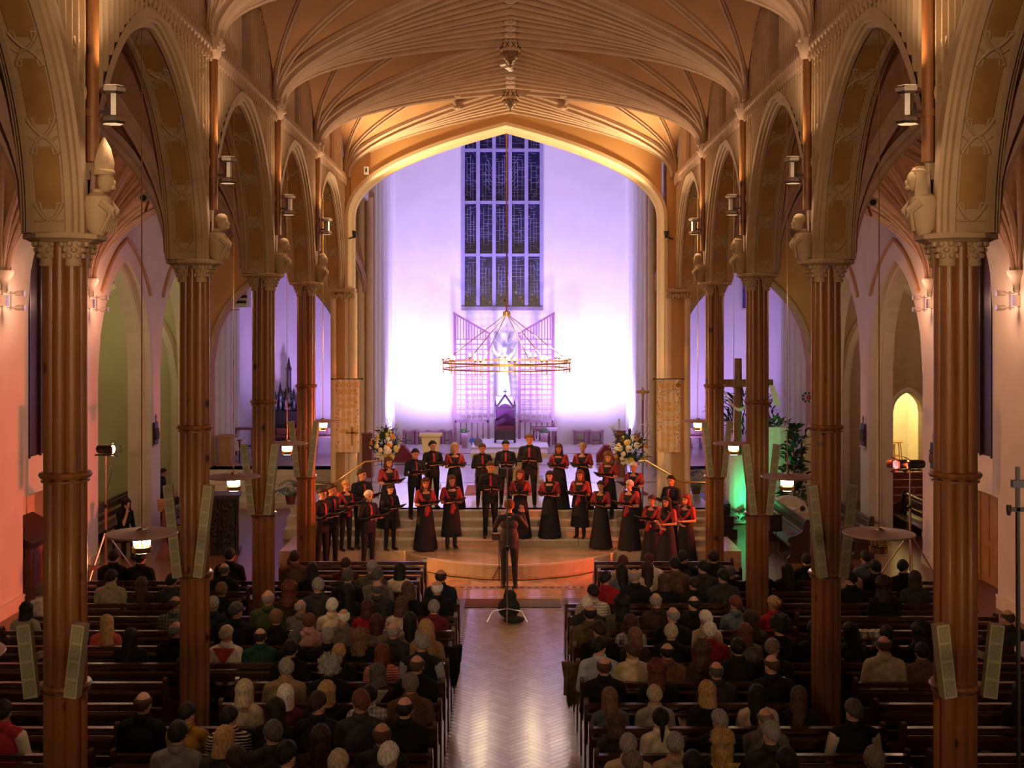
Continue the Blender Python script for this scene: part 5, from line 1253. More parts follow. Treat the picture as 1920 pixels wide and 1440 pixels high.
def pattern_mat(name, c1, c2, axis, scale, kind='stripe'):
    if name in _mats: return _mats[name]
    m = bpy.data.materials.new(name); m.use_nodes = True; nt = m.node_tree; b = nt.nodes['Principled BSDF']; b.inputs['Roughness'].default_value = .9
    tc = nt.nodes.new('ShaderNodeTexCoord'); sp = nt.nodes.new('ShaderNodeSeparateXYZ'); nt.links.new(tc.outputs['Object'], sp.inputs[0])
    def wave(ax):
        mu = nt.nodes.new('ShaderNodeMath'); mu.operation = 'MULTIPLY'; mu.inputs[1].default_value = scale; nt.links.new(sp.outputs[ax], mu.inputs[0])
        si = nt.nodes.new('ShaderNodeMath'); si.operation = 'SINE'; nt.links.new(mu.outputs[0], si.inputs[0]); gt = nt.nodes.new('ShaderNodeMath'); gt.operation = 'GREATER_THAN'; gt.inputs[1].default_value = .2; nt.links.new(si.outputs[0], gt.inputs[0]); return gt
    g = wave(2)
    if kind == 'plaid':
        g2 = wave(0); ad = nt.nodes.new('ShaderNodeMath'); ad.operation = 'MULTIPLY_ADD'; nt.links.new(g.outputs[0], ad.inputs[0]); ad.inputs[1].default_value = .5; mu = nt.nodes.new('ShaderNodeMath'); mu.operation = 'MULTIPLY'; mu.inputs[1].default_value = .5; nt.links.new(g2.outputs[0], mu.inputs[0]); nt.links.new(mu.outputs[0], ad.inputs[2]); g = ad
    mx = nt.nodes.new('ShaderNodeMix'); mx.data_type = 'RGBA'; mx.inputs['A'].default_value = (*c1,1); mx.inputs['B'].default_value = (*c2,1); nt.links.new(g.outputs[0], mx.inputs['Factor']); nt.links.new(mx.outputs['Result'], b.inputs['Base Color'])
    _mats[name] = m; return m
def tmat(c):
    if c == 'stripe': return pattern_mat('cloth_stripe', (.012,.011,.011), (.55,.48,.38), 2, 190)
    if c == 'redstripe': return pattern_mat('cloth_redstripe', (.36,.06,.04), (.55,.28,.20), 2, 200)
    if c == 'whitestripe': return pattern_mat('cloth_whitestripe', (.36,.31,.24), (.60,.54,.44), 2, 150)
    if c == 'plaid': return pattern_mat('cloth_plaid', (.22,.20,.20), (.52,.46,.42), 2, 120, 'plaid')
    if c == 'check': return pattern_mat('cloth_check', (.035,.035,.03), (.16,.16,.12), 2, 120, 'plaid')
    if c == 'dotted': return pattern_mat('cloth_dotted', (.50,.40,.26), (.38,.28,.17), 2, 260, 'plaid')
    return mat('cloth_'+c, TC[c][0], .9, .18, 14, .25, 60, spec=.2)
SK = [mat('skin_%d' % i, c, .55, .08, 12, spec=.35) for i, c in enumerate(((.52,.27,.18),(.58,.32,.22),(.45,.22,.14)))]
M_TROU = mat('dark_trousers', (.018,.017,.020), .9, .2, 14); M_SHOE = mat('black_shoes', (.012,.011,.011), .35, .2, 20); M_EYE = mat('eye_dark', (.03,.018,.012), .3); M_LIPS = mat('lips', (.34,.10,.09), .5); M_SUIT = mat('choir_black', (.014,.014,.020), .75, .2, 14, spec=.3)
def setm(o, mats):
    for i, m in enumerate(mats): o.material_slots[i].link = 'OBJECT'; o.material_slots[i].material = m
PN = 0
def person(key, loc, rz, sc, hair, hc, top, low=None, skin=None, label=None, group=None, shoe=None):
    global PN; PN += 1
    me, M = ARCH[key]; r = random.Random(PN)
    o = inst('person', me, None, loc, rz, sc); tag(o, label, 'person', group)
    setm(o, [skin or SK[PN % 3], top, low or M_TROU, shoe or M_SHOE, M_EYE, M_LIPS, top])
    h = inst('hair', HAIR[hair][PN % 3], o); h.matrix_local = M; setm(h, [hmat(hc)])
    return o, M
# ------------------------------------------------------------ audience
rows = {}
for ln in AUD.strip().split('\n'):
    t = ln.split(); x, y = float(t[0]), float(t[1]); d0 = F*4.2/(y-CY)
    k = min(12, max(-1, round((d0-11.64)/.8))); Hd = HEADROW(k); X = (x-CX)/F*Hd
    for c in CD:
        if abs(Hd-.1-c) < .62 and abs(abs(X)-XA(c)) < .52: X = math.copysign(XA(c)+(.56 if abs(X) > XA(c) else -.56), X)
    zh = EYE-(y-CY)*Hd/F; rows.setdefault(k, []).append([X, zh, t])
pr = {}
for k, L in rows.items():
    L.sort(key=lambda e: e[0])
    for it in range(30):                                    # ease neighbours apart so that shoulders do not cut into each other
        for a, b in zip(L, L[1:]):
            g = b[0]-a[0]
            if g < .47: a[0] -= (.47-g)/2; b[0] += (.47-g)/2
        for e in L:
            lim = (1.85 if k >= 10 else 1.12)
            if 0 < e[0] < lim: e[0] = lim
            if -lim < e[0] < 0: e[0] = -lim
            for c in CD:
                if abs(HEADROW(k)-.05-c) < .75 and abs(abs(e[0])-XA(c)) < .50: e[0] = math.copysign(XA(c)+(.52 if abs(e[0]) > XA(c) else -.52), e[0])
seen = {}
def place(lab):
    seen[lab] = seen.get(lab, 0)+1; return lab
WORDN = {1:'first',2:'second',3:'third',4:'fourth',5:'fifth',6:'sixth',7:'seventh',8:'eighth',9:'ninth',10:'tenth',11:'eleventh',12:'twelfth'}
mprog = mat('paper', (.75,.68,.52), .8, .05, 5)
PROG = MB(); PROG.strip([[Vector((x, y, z)) for x in (-.10,.10)] for y, z in ((0,0),(.05,.06),(.09,.13),(.12,.14))]); PROG.strip([[Vector((x, y, z)) for x in (-.10,.10)] for y, z in ((0,-.003),(.051,.057),(.092,.127),(.12,.137))]); PROG = PROG.mesh('programme', mprog, True, fix=False)
for k in sorted(rows, reverse=True):
    for s in (-1, 1):
        L = sorted([e for e in rows[k] if e[0]*s > 0], key=lambda e: abs(e[0]))
        for i, (X, zh, t) in enumerate(L):
            hair, hc, top, sex = t[2:6]; r = random.Random(int(t[0])*7+int(t[1]))
            key = sex + r.choice('0012'); sc = min(1.13, max(.93, zh/1.20))
            lab = 'person with %s in %s, %s from aisle, %s row %s' % (HTN[hair] % HCN[hc], TC[top][1], WORDN[i+1], ORD[13-k], SIDE[s])
            if len(lab.split()) > 16: lab = lab.replace('person with', 'person,')
            yb = HEADROW(k)-.32
            o, M = person(key, (X, yb+.235, .0 if sc >= 1 else 0), r.uniform(-.12,.12), (sc if sc < 1.05 else 1.04, sc if sc < 1.05 else 1.04, sc), hair, hc, tmat(top), label=lab, group='audience in the pews')
            if len(t) > 6 or top in ('vest','vestwhite','redwhite','blackcollar','redcollar'):
                cl = {'scarf':(.36,.05,.03),'greyscarf':(.30,.27,.25),'yellowscarf':(.42,.28,.05)}.get(t[6] if len(t) > 6 else '', (.60,.52,.42))
                if top in ('vest','vestwhite','redwhite'):
                    b_ = 'pale_sleeves'
                    for sg in (-1, 1): q = MB().tube([(sg*.195,.012,.975),(sg*.25,.055,.71),(sg*.215,.14,.66)], [.071,.060,.052], 10).ell((sg*.195,.012,.975), .071, 10, 6).obj('sleeve', mat('sleeve_'+('blue' if top == 'vest' else 'white'), (.30,.32,.36) if top == 'vest' else (.58,.50,.38), .9), o, True)
                else:
                    q = MB().lathe([(.062,1.06),(.080,1.07),(.080,1.10),(.060,1.12)], (0,.03,0), 14)
                    if len(t) > 6: q.prism([(-.15,1.06),(.15,1.06),(.02,.88),(-.02,.88)], lambda a,b,tt: Vector((a,tt-(1.06-b)*.25,b)), -.085,-.065)
                    q.obj('scarf' if len(t) > 6 else 'collar', mat('scarf_%d' % int(cl[0]*100), cl, .9, .5 if len(t) > 6 else .05, 18), o, True)
            if r.random() < .14: 
                p = inst('programme', PROG, None, (X+.16*(1 if r.random() < .5 else -1), yb+.60, .66), r.uniform(-.5,.5)); tag(p, 'open paper programme of the %s person from the aisle, %s row %s' % (WORDN[i+1], ORD[13-k], SIDE[s]), 'programme', 'concert programmes')
# ------------------------------------------------------------ choir and conductor
M_SHAWL = mat('crimson_shawl', (.30,.012,.018), .55, .25, 10, .3, 40); M_FOLD = mat('folder_black', (.016,.016,.018), .5, .1, 10); M_PAGE = mat('score_page', (.72,.68,.60), .7, .05, 5)
def folder_mesh(white):
    mb = MB()
    for s in (-1, 1):
        mb.prism([(0,0),(s*.235,.035),(s*.235,.045),(0,.010)], lambda a,b,t: Vector((a,t,b)), -.15,.15, 0)
        mb.prism([(s*.004,.011),(s*.225,.045),(s*.225,.049),(s*.004,.015)], lambda a,b,t: Vector((a,t,b)), -.14,.14, 1 if white else 0)
    return mb
CHOIR = [  # px, head top y, depth, floor z, pose, hair, hair colour, folder pages, words
 (603,915,25.25,0,'man','short','dbrown',1,'man in black with red tie at the far left end of the front row'),
 (621,908,25.72,0,'man2','short','dbrown',0,'man in black with red tie, second from the left end'),
 (648,901,25.99,PZ,'trouser','short','blonde',1,'woman with short blond hair in black trousers and red top'),
 (690,920,25.42,0,'man','short','white',0,'white-haired man in black suit in front of the steps'),
 (678,880,26.25,PZ,'man2','short','dbrown',1,'man behind the white-haired singer, half hidden, holding large score'),
 (728,858,26.85,PZ+.34,'gown','bob','brown',0,'woman in crimson shawl behind the left steps near the handrail'),
 (731,909,26.02,PZ,'man','short','dbrown',0,'man in black with bright red tie on the platform at left'),
 (778,842,27.10,PZ+.51,'man','short','black',1,'tall man in dark suit at the left end of the back row'),
 (811,827,27.50,ZF,'man2','short','black',0,'bearded man in dark suit in front of the ambo'),
 (852,831,27.50,ZF,'gown','bob','greyblond',0,'woman with blond bob in dark red top in the back row'),
 (904,832,27.50,ZF,'man','short','brown',0,'man in dark suit looking down left of the altar'),
 (919,866,26.56,PZ+.17,'man','short','brown',0,'young man with dark red tie on the first step beside the conductor'),
 (948,826,27.62,ZF,'man','short','black',0,'dark-haired man in back row before the throne'),
 (797,897,25.98,PZ,'gown2','bob','dred',1,'woman in long black gown and crimson shawl at left of the platform'),
 (846,892,26.20,PZ,'calf','long','brown',0,'woman with crimson sash, ruffled calf-length skirt and boots'),
 (993,814,27.55,ZF,'man','short','lbrown',0,'tallest man in the back row right of the throne'),
 (1048,833,27.50,ZF,'gown','long','brown',0,'woman with long brown hair in crimson shawl, back row right'),
 (1093,831,27.50,ZF,'gown','short','blonde',0,'woman with short fair hair and red shawl, back row right'),
 (1141,849,27.10,PZ+.51,'calf','curly','lbrown',1,'woman with long curly fair hair singing from a white score'),
 (1189,867,26.82,PZ+.34,'gown','short','white',0,'white-haired woman in crimson shawl on the right steps'),
 (975,881,26.54,PZ+.17,'gown2','long','auburn',0,'woman with long auburn hair singing right of the conductor'),
 (1031,884,26.54,PZ+.17,'gown','long','dbrown',0,'woman with dark wavy hair and broad crimson shawl, centre right'),
 (1088,882,26.54,PZ+.17,'calf','long','auburn',1,'woman in black dress to the calf with crimson shawl over her arms'),
 (1127,902,26.20,PZ,'gown','bun','dbrown',0,'woman with glasses and hair pinned up on the right platform'),
 (1181,900,25.99,PZ,'gown2','buzz','white',1,'white-cropped singer in black gown and crimson shawl'),
 (1223,929,25.72,0,'gown','bun','dred',1,'woman with gathered red hair holding a white score at right'),
 (1251,932,25.22,0,'fold','long','dbrown',1,'woman with long dark hair and lowered arm at right front'),
 (1287,928,25.66,0,'fold','bob','red',0,'woman with bright red hair and necklace at the far right end'),
 (1259,892,26.30,PZ,'man2','short','black',0,'man in black with glasses behind the right end of the choir'),
]
FM = [folder_mesh(0).mesh('music_folder', [M_FOLD, M_FOLD]), folder_mesh(1).mesh('music_folder', [M_FOLD, M_PAGE])]
for px, hy, d, z, pose, hair, hc, pg, lab in CHOIR:
    p = at(px, hy, d); H = p.z-z; sc = H/1.745; fem = pose not in ('man','man2')
    dx, dy = 0-p.x, 21.0-d; rz = math.atan2(-dx*1.25, dy)
    o, M = person(pose, (p.x, d, z), rz, (sc*1.10,sc*1.10,sc), hair, hc, M_SUIT, M_SUIT, label=lab, group='choir')
    if fem: sh = inst('shawl', SHAWL[0 if pg or pose == 'calf' else 1], o); setm(sh, [M_SHAWL])
    else: inst('tie', TIE, o)
    if pose == 'fold': continue
    f = inst('music_folder', FM[pg], None, (0,0,0)); f.matrix_world = Matrix.Translation((p.x,d,z)) @ Matrix.Rotation(rz,4,'Z') @ Matrix.Scale(sc,4) @ Matrix.Translation((0,.40,1.185)) @ Matrix.Rotation(math.radians(28),4,'X')
    tag(f, '%s held by the %s' % ('white-paged folder' if pg else 'black music folder', ' '.join(lab.split()[:10])), 'music folder', 'music folders of the choir')
p = at(955, 940, 23.4)
o, M = person('conduct', (p.x, 23.4, .022), 0, (p.z/1.745*1.12,p.z/1.745*1.1,p.z/1.745), 'short', 'auburn', mat('conductor_suit', (.020,.016,.016), .7, .2, 14), M_TROU, label='conductor in dark suit with raised arms, back to the viewer', group=None)
# two listeners at the edge of the left aisle
o, M = person('chin', (at(232,0,26.6).x, 26.55, 0), -2.1, 1.0, 'bob', 'black', tmat('black'), label='woman in black resting her chin on her hand beside the left arch')
c = empty('stool', (at(232,0,26.6).x, 26.55, 0), -2.1, 'plain dark stool under the woman in black', 'stool'); MB().box(-.2,.2,-.16,.2,.36,.40).obj('seat', M_DWOOD, c)
for x in (-.16,.16):
    for y in (-.12,.16): MB().box(x-.02,x+.02,y-.02,y+.02,0,.36).obj('leg', M_DWOOD, c)
o, M = person('m2', (-9.5, 31.8, 0), -PI/2, 1.0, 'short', 'dbrown', tmat('navy'), label='man in navy suit sitting in profile in the far left arch')
c = empty('bench', (-9.5, 31.8, 0), -PI/2, 'short dark bench under the man in the far left arch', 'bench'); MB().box(-.4,.4,-.16,.2,.355,.395).obj('seat', M_DWOOD, c)
for x in (-.34,.34): MB().box(x-.03,x+.03,-.14,.18,0,.355).obj('support', M_DWOOD, c)
# ============================================================ stands, transept furniture, plants
def stand_light(px, d, zt, s, heads, lab):
    X = at(px,0,d).x; c = empty('lighting_stand', (X, d, 0), 0, lab, 'lighting stand', 'stage lighting stands')
    for k in range(3): a = 2*PI*k/3+.3; MB().tube([(math.cos(a)*.62,math.sin(a)*.62,.02),(0,0,.95)], .016, 8).obj('leg', M_STEEL, c, True)
    MB().tube([(0,0,.15),(0,0,1.5)], .022, 10).obj('lower_pole', M_STEEL, c, True); MB().tube([(0,0,1.45),(0,0,zt)], .016, 10).obj('upper_pole', M_STEEL, c, True)
    for z in (.95, 1.48): MB().lathe([(.035,z-.04),(.04,z),(.035,z+.04)], n=10).obj('collar', M_BLACK, c)
    MB().bar((-.22,0,zt),(.22,0,zt), .04,.03).obj('crossbar', M_BLACK, c)
    for i, (ox, yaw, col, est) in enumerate(heads):
        h = empty('lamp_head', (ox, 0, zt+.12), yaw, parent=c)
        MB().lathe([(.05,-.20),(.085,-.17),(.095,-.05),(.095,.14),(.105,.15),(.105,.17)], n=16).obj('housing', M_BLACK, h, True).rotation_euler = (-PI/2,0,0)
        MB().lathe([(.088,.165),(.088,.17)], n=16).obj('lens', mat('stage_lens_%d%d' % (i, s), col, .3, 0, emit=col, estr=est), h).rotation_euler = (-PI/2,0,0)
        for q in range(4): a = q*PI/2; MB().add([(-.09,0,0),(.09,0,0),(.07,.10,.05),(-.07,.10,.05)],[(0,1,2,3)]).obj('barn_door', M_BLACK, h, loc=(math.sin(a)*.11,.17,math.cos(a)*.11)).rotation_euler = (0,a,0)
        MB().tube([(-.11,0,-.02),(-.11,0,-.12),(.11,0,-.12),(.11,0,-.02)], .010, 6).obj('yoke', M_BLACK, h)
    MB().tube([(.05,0,zt),(.12,.03,zt-.35),(.03,.02,zt-.7),(.03,.0,.3)], .007, 5).obj('cable', M_BLACK, c)
stand_light(198, 24.5, 2.55, -1, ((0,-PI/2-.25,(1.0,.62,.35),30),), 'tripod lighting stand with a warm spotlight at the left aisle wall')
stand_light(1706, 24.4, 2.25, 1, ((.12,PI/2+.2,(1.0,.12,.05),40),(-.16,PI/2+.45,(1.0,.05,.05),18)), 'tripod lighting stand with two red spotlights at the right aisle wall')
# microphone stand with a bag at its foot
p = at(951,0,20.9); c = empty('microphone_stand', (p.x, 20.9, .014), 0, 'tall microphone stand with folding legs in the centre aisle', 'microphone stand'); zt = at(0,880,20.9).z
for a in (.35, 2.8, 4.7): MB().tube([(math.cos(a)*.38,-abs(math.sin(a))*.38 if a < 4 else -.36,.015),(math.cos(a)*.28,-abs(math.sin(a))*.2,.18),(0,0,.22)], .011, 6).obj('leg', M_STEEL, c, True)
MB().tube([(0,0,.05),(0,0,1.3)], .019, 8).obj('lower_pole', M_STEEL, c, True); MB().tube([(0,0,1.25),(0,0,zt)], .013, 8).obj('upper_pole', M_STEEL, c, True)
MB().bar((-.13,0,zt),(.13,0,zt), .02,.02).obj('stereo_bar', M_BLACK, c)
for x in (-.12,.12): MB().tube([(x,-.03,zt+.02),(x*1.15,.12,zt+.06)], .011, 8).obj('microphone', M_STEEL, c, True)
MB().lathe([(.03,1.25),(.03,1.33)], n=8).obj('clamp', M_BLACK, c)
c = empty('bag', (p.x+.03, 21.05, .014), 0, 'black cable bag slumped at the foot of the microphone stand', 'bag'); MB().ell((0,0,.20),(.20,.13,.20),12,8).ell((.02,0,.40),(.12,.09,.12),10,6).obj('body', mat('bag_black',(.014,.013,.015),.8,.3,12), c, True); MB().tube([(-.08,0,.42),(-.04,0,.58),(.06,0,.58),(.10,0,.42)], .012, 6).obj('strap', M_BLACK, c, True)
c = empty('weight_bag', (p.x+.12, 20.75, .014), .2, 'flat black sandbag beside the microphone stand', 'sandbag'); MB().ell((0,0,.06),(.20,.12,.06),12,6).obj('body', mat('bag_black',(.014,.013,.015)), c, True); MB().tube([(-.08,0,.1),(0,0,.15),(.08,0,.1)], .01, 6).obj('handle', M_BLACK, c, True)
# conductor's score on a low stand
p = at(936,0,24.15); c = empty('music_stand', (p.x, 24.15, .0), 0, 'music stand with the conductor\'s lit score, left of the conductor', 'music stand'); zz = at(0,1010,24.0).z
for a in (.5,2.6,4.7): MB().tube([(math.cos(a)*.16,math.sin(a)*.12,.02),(0,0,.3)], .010, 6).obj('leg', M_BLACK, c, True)
MB().tube([(0,0,.1),(0,0,zz)], .010, 6).obj('pole', M_BLACK, c, True); b = MB().box(-.15,.15,-.01,.01,-.12,.14).obj('desk', M_BLACK, c, loc=(0,0,zz)); b.rotation_euler = (.9,0,0); 
o = empty('score', (p.x, 24.12, zz+.03), 0, 'open white score lying on the music stand', 'score'); q = MB().box(-.13,0,-.004,.004,-.12,.14).box(.005,.13,-.004,.004,-.12,.14).obj('pages', mat('score_page',(.72,.68,.60)), o); q.rotation_euler = (.9,0,0)
# handrails at both ends of the steps
for s, pts, posts in ((-1,[(575,908,26.2),(622,909,26.3),(640,896,26.55),(684,866,27.3),(735,862,27.45)],[(584,26.2,0.265),(624,26.32,.265),(697,27.32,.85)]),(1,[(1345,905,26.2),(1282,904,26.3),(1262,893,26.55),(1212,864,27.3),(1198,865,27.4)],[(1330,26.2,.265),(1284,26.32,.265),(1205,27.32,.85)])):
    c = empty('handrail', (0,0,0), 0, 'slim brass handrail beside the %s end of the steps' % SIDE[s], 'handrail', 'handrails of the chancel steps'); Q = [at(*q) for q in pts]
    MB().tube(Q, .022, 8).obj('rail', M_BRASS, c, True)
    for px, d, z0 in posts:
        x = at(px,0,d).x; zt = min(Q, key=lambda v: abs(v.x-x)).z; MB().tube([(x,d,z0),(x,d,zt)], .014, 8).obj('post', M_STEEL, c, True)
# cable on the floor before the platform
cb = MB(); cb.tube([Vector((-2.9+.29*k, 25.75-1.5*max(0,math.sin(PI*(k-1.9)/16.2))**.75-.10+.03*math.sin(k*2.1) if 1.9 < k < 18.1 else 25.72+.03*math.sin(k), .012)) for k in range(21)], .010, 5); tag(cb.obj('cable', M_BLACK, None, True), 'thin black cable lying along the bowed platform front', 'cable')
# ------------------------------------------------------------ left side
def carve(c, w, d_, z0, z1, m, n, seed):
    rr = random.Random(seed); mb = MB()
    for k in range(n): mb.ell((rr.uniform(-w,w), -d_-.0, rr.uniform(z0,z1)), (rr.uniform(.03,.06),.03,rr.uniform(.03,.07)), 6, 4)
    mb.obj('carving', m, c, True)
p = at(416,0,27.1); c = empty('carved_pulpit', (p.x,27.1,0), .15, 'tall black carved wooden chest between the second and third left columns', 'cabinet')
MB().box(-.40,.36,-.30,.30,.08,1.28).obj('body', M_BLACKW, c); MB().box(-.46,.42,-.36,.36,1.28,1.36).obj('top', mat('dark_slab',(.05,.04,.05),.3), c); MB().box(-.46,.42,-.36,.36,0,.08).obj('plinth', M_BLACKW, c)
for x in (-.40,-.02,.36): MB().lathe([(.05,.08),(.03,.2),(.05,.5),(.035,.8),(.055,1.2),(.05,1.28)], (x,-.31,0), 10).obj('column', M_BLACKW, c, True)
for x0, x1 in ((-.34,-.07),(.03,.31)): MB().box(x0,x1,-.33,-.30,.18,1.18).obj('panel', M_BLACKW, c)
carve(c, .32, .33, .25, 1.15, M_BLACKW, 40, 3)
p = at(308,0,26.4); c = empty('notice_stand', (p.x,26.4,0), .1, 'orange-lit wooden notice board on a post with pyramid foot', 'notice stand'); MB().box(-.15,.15,-.02,.02,1.06,1.34).obj('board', M_PINE, c)
for k in range(6): MB().box(-.12,.12,-.024,-.02,1.10+.035*k,1.108+.035*k).obj('print_line', M_RWOOD, c)
MB().box(-.04,.04,-.03,.05,.2,1.1).obj('post', M_RWOOD, c); MB().lathe([(.24,0),(.22,.05),(.06,.36)], n=4, ph=PI/4).obj('foot', M_RWOOD, c)
# furniture in the alcove of the left wall
c = empty('confessional', (-9.3,22.9,0), 0, 'dark wooden desk cabinet in the red-lit wall alcove on the left', 'cabinet'); MB().box(-.35,.25,-.75,.75,0,1.05).obj('body', M_RWOOD, c); MB().prism([(-.35,1.05),(.30,1.05),(.30,1.15),(-.35,1.50)], lambda a,b,t: Vector((a,t,b)), -.8,.8).obj('desk_top', M_DWOOD, c)
for k in range(3): MB().box(.25,.275,-.65+.45*k,-.30+.45*k,.15,.95).obj('panel', M_RWOOD, c)
for k, (y, z) in enumerate(((22.05,1.62),(22.85,1.72))):
    c = empty('hanging_plate', (-10.03, y, z), 0, 'dark round plate hanging in the red-lit alcove, %s one' % ['nearer','farther'][k], 'plate', 'round plates in the alcove'); o = MB().lathe([(.02,0),(.18,.01),(.24,.03),(.25,.05),(.24,.055),(.16,.03),(.02,.025)], n=24).obj('dish', M_BLACKW, c, True); o.rotation_euler = (0,PI/2,0); MB().lathe([(.03,0),(.04,.05),(.02,.06)], n=10).obj('boss', M_BRASS, c, True, loc=(.03,0,0)).rotation_euler = (0,PI/2,0)
# chairs beside the left lighting stand
for k, (x, y) in enumerate(((-8.45,23.3),(-8.35,22.4))):
    c = empty('wooden_chair', (x,y,0), -PI/2-.2, 'red-lit wooden chair in the left aisle, %s one' % ['farther','nearer'][k], 'chair', 'chairs in the left aisle')
    MB().box(-.21,.21,-.2,.22,.42,.46).obj('seat', M_RWOOD, c)
    for sx in (-.19,.19):
        MB().box(sx-.02,sx+.02,-.20,-.16,0,.95).obj('back_leg', M_RWOOD, c); MB().box(sx-.02,sx+.02,.17,.21,0,.42).obj('leg', M_RWOOD, c)
    for z in (.62,.78,.92): MB().box(-.19,.19,-.19,-.165,z-.035,z+.035).obj('back_slat', M_RWOOD, c)
# stations on the wall piers, wreath
for px, py, d, s, lab in ((280,812,29.95,-1,'small dark carved plaque on the pale pier of the left transept'),(1619,815,30.1,1,'small dark carved plaque on the pale pier of the right transept'),(1753,855,25.1,1,'small dark carved plaque behind the nearest right column')):
    p = at(px,py,d); c = empty('wall_plaque', (s*(OW-.03),d,p.z), 0, lab, 'plaque', 'carved wall plaques'); MB().box(*sorted((0,-s*.04)),-.14,.14,-.28,.28).obj('board', M_BLACKW, c); g = MB()
    for k in range(4): g.ell((-s*.06,-.09+.06*k,-.05),(.03,.03,.12),6,5); g.ell((-s*.06,-.09+.06*k,.10),(.025,.025,.03),6,5)
    g.obj('figures', mat('plaque_relief',(.09,.05,.05),.6,.3,9), c, True); MB().box(*sorted((0,-s*.08)),-.12,.12,-.32,-.28).obj('ledge', M_STONE, c); MB().bar((-s*.02,0,.28),(-s*.02,0,.48), .02,.02).bar((-s*.02,-.05,.41),(-s*.02,.05,.41), .02,.02).obj('cross', M_BLACKW, c)
p = at(1513,745,34.9); c = empty('wreath', (p.x,34.9,p.z), 0, 'small round wreath with red centre on the right transept wall', 'wreath'); MB().strip([[Vector(((.13+.035*math.cos(b))*math.cos(a), .035*math.sin(b)-.02, (.13+.035*math.cos(b))*math.sin(a))) for b in [2*PI*j/8 for j in range(9)]] for a in [2*PI*k/20 for k in range(21)]]).obj('ring', M_LEAFD, c, True, fix=False)
MB().ell((.04,-.03,0),(.06,.03,.06),10,6).obj('red_flower', mat('flower_red',(.55,.02,.03),.6), c, True)
for k in range(8): a = k*PI/4; MB().ell((.13*math.cos(a),-.05,.13*math.sin(a)),.03,6,4).obj('blossom', M_STONE, c, True)
# ------------------------------------------------------------ rooms behind the transept arches
for s, px0, px1, lab in ((-1,518,632,'long red-brown panelled stall against the violet wall on the left'),(1,1277,1330,'long red-brown panelled stall against the violet wall on the right')):
    d = 40.6; x0, x1 = at(px0,0,d).x, at(px1,0,d).x; zt = at(0,803,d).z; c = empty('panelled_stall', (0,d,ZF), 0, lab, 'stall', 'panelled stalls'); h = zt-ZF
    n = 6
    for k in range(n): MB().box(x0+(x1-x0)*k/n+.01, x0+(x1-x0)*(k+1)/n-.01, 0, .04, .42, h-.06).obj('back_panel', M_RWOOD, c)
    MB().box(x0,x1,-.03,.07,h-.06,h).obj('top_rail', M_RWOOD, c); MB().box(x0,x1,-.40,.05,.36,.42).obj('seat', M_RWOOD, c)
    for k in range(n//2+1): x = x0+(x1-x0)*k/(n//2); MB().box(x-.03,x+.03,-.38,.02,0,.36).obj('support', M_RWOOD, c)
# black pinnacled shrine with foliage in the left room
p = at(535,0,41.4); c = empty('dark_shrine', (p.x,41.4,ZF), 0, 'black pinnacled carved shrine against the violet wall on the left', 'shrine'); MB().box(-.45,.95,-.25,.3,0,1.2).obj('base', M_BLACKW, c)
for x, h in ((-.35,1.9),(-.18,2.2),(.0,2.0),(.12,3.1),(.30,2.0),(.5,1.75),(.68,1.85),(.85,1.7)): MB().lathe([(.10,1.1),(.09,h-.5),(.11,h-.42),(.06,h-.3),(.01,h)], (x,0,0), 8).obj('pinnacle', M_BLACKW, c, True)
foliage(c, 50, .6, .7, 4, M_LEAFD, .25, .05, (.1,-.2,1.1))
# organ pipe chest, wall door, pedestal, tables on the left
p = at(444,548,36.2); c = empty('pipe_chest', tuple(p), 0, 'white box with rows of dark pipe mouths high under the left transept arch', 'organ'); w = .32; h = .46
MB().box(-w,w,0,.5,-h,h).obj('case', M_WHITE, c); pm = MB().lathe([(.048,0),(.048,.06),(.036,.06),(.034,.01)], n=12).mesh('pipe_mouth', M_BLACK)
for i in range(6):
    for j in range(5): o = inst('pipe_mouth', pm, c, (-w+.07+.10*i+(.03 if j%2 else 0), -.0, -h+.16+.165*j), rot=(PI/2,0,0))
MB().box(-w,w*.3,-.05,0,-h-.10,-h-.06).obj('bracket', M_STEEL, c); MB().box(-.05,.05,.1,.3,h,8.9-p.z).obj('hanger', M_WHITE, c)
p = at(437,0,41.9); c = empty('door_2', (p.x,BACK-.04,ZF), 0, 'pale side door with white frame in the left room', None, None, 'structure'); zt = at(0,722,41.9).z-ZF
MB().box(-.16,.16,-.02,.03,0,zt).obj('leaf', mat('door_tan',(.55,.38,.26),.6), c)
for x in (-.21,.21): MB().box(x-.05,x+.05,-.06,.03,0,zt+.06).obj('jamb', M_WHITE, c)
MB().box(-.26,.26,-.06,.03,zt,zt+.12).obj('lintel', M_WHITE, c); MB().ell((.11,-.05,1.0),.03,8,5).obj('handle', M_BRASS, c)
p = at(425,0,35.6); c = empty('wooden_pedestal', (p.x,35.6,ZF), 0, 'square oak pedestal at the top of the left transept steps', 'pedestal'); MB().box(-.19,.19,-.19,.19,.06,.86).obj('shaft', M_PINE, c); MB().box(-.25,.25,-.25,.25,.86,.93).obj('top', M_PINE, c); MB().box(-.27,.27,-.27,.27,0,.06).obj('plinth', M_PINE, c)
p = at(441,0,36.6); c = empty('cloth_table', (p.x,36.6,ZF), 0, 'small table under a white cloth with draped corner, left transept', 'table'); MB().box(-.24,.24,-.3,.3,.66,.70).obj('table_top', M_RWOOD, c)
for x in (-.2,.2):
    for y in (-.26,.26): MB().box(x-.02,x+.02,y-.02,y+.02,0,.66).obj('leg', M_BLACK, c)
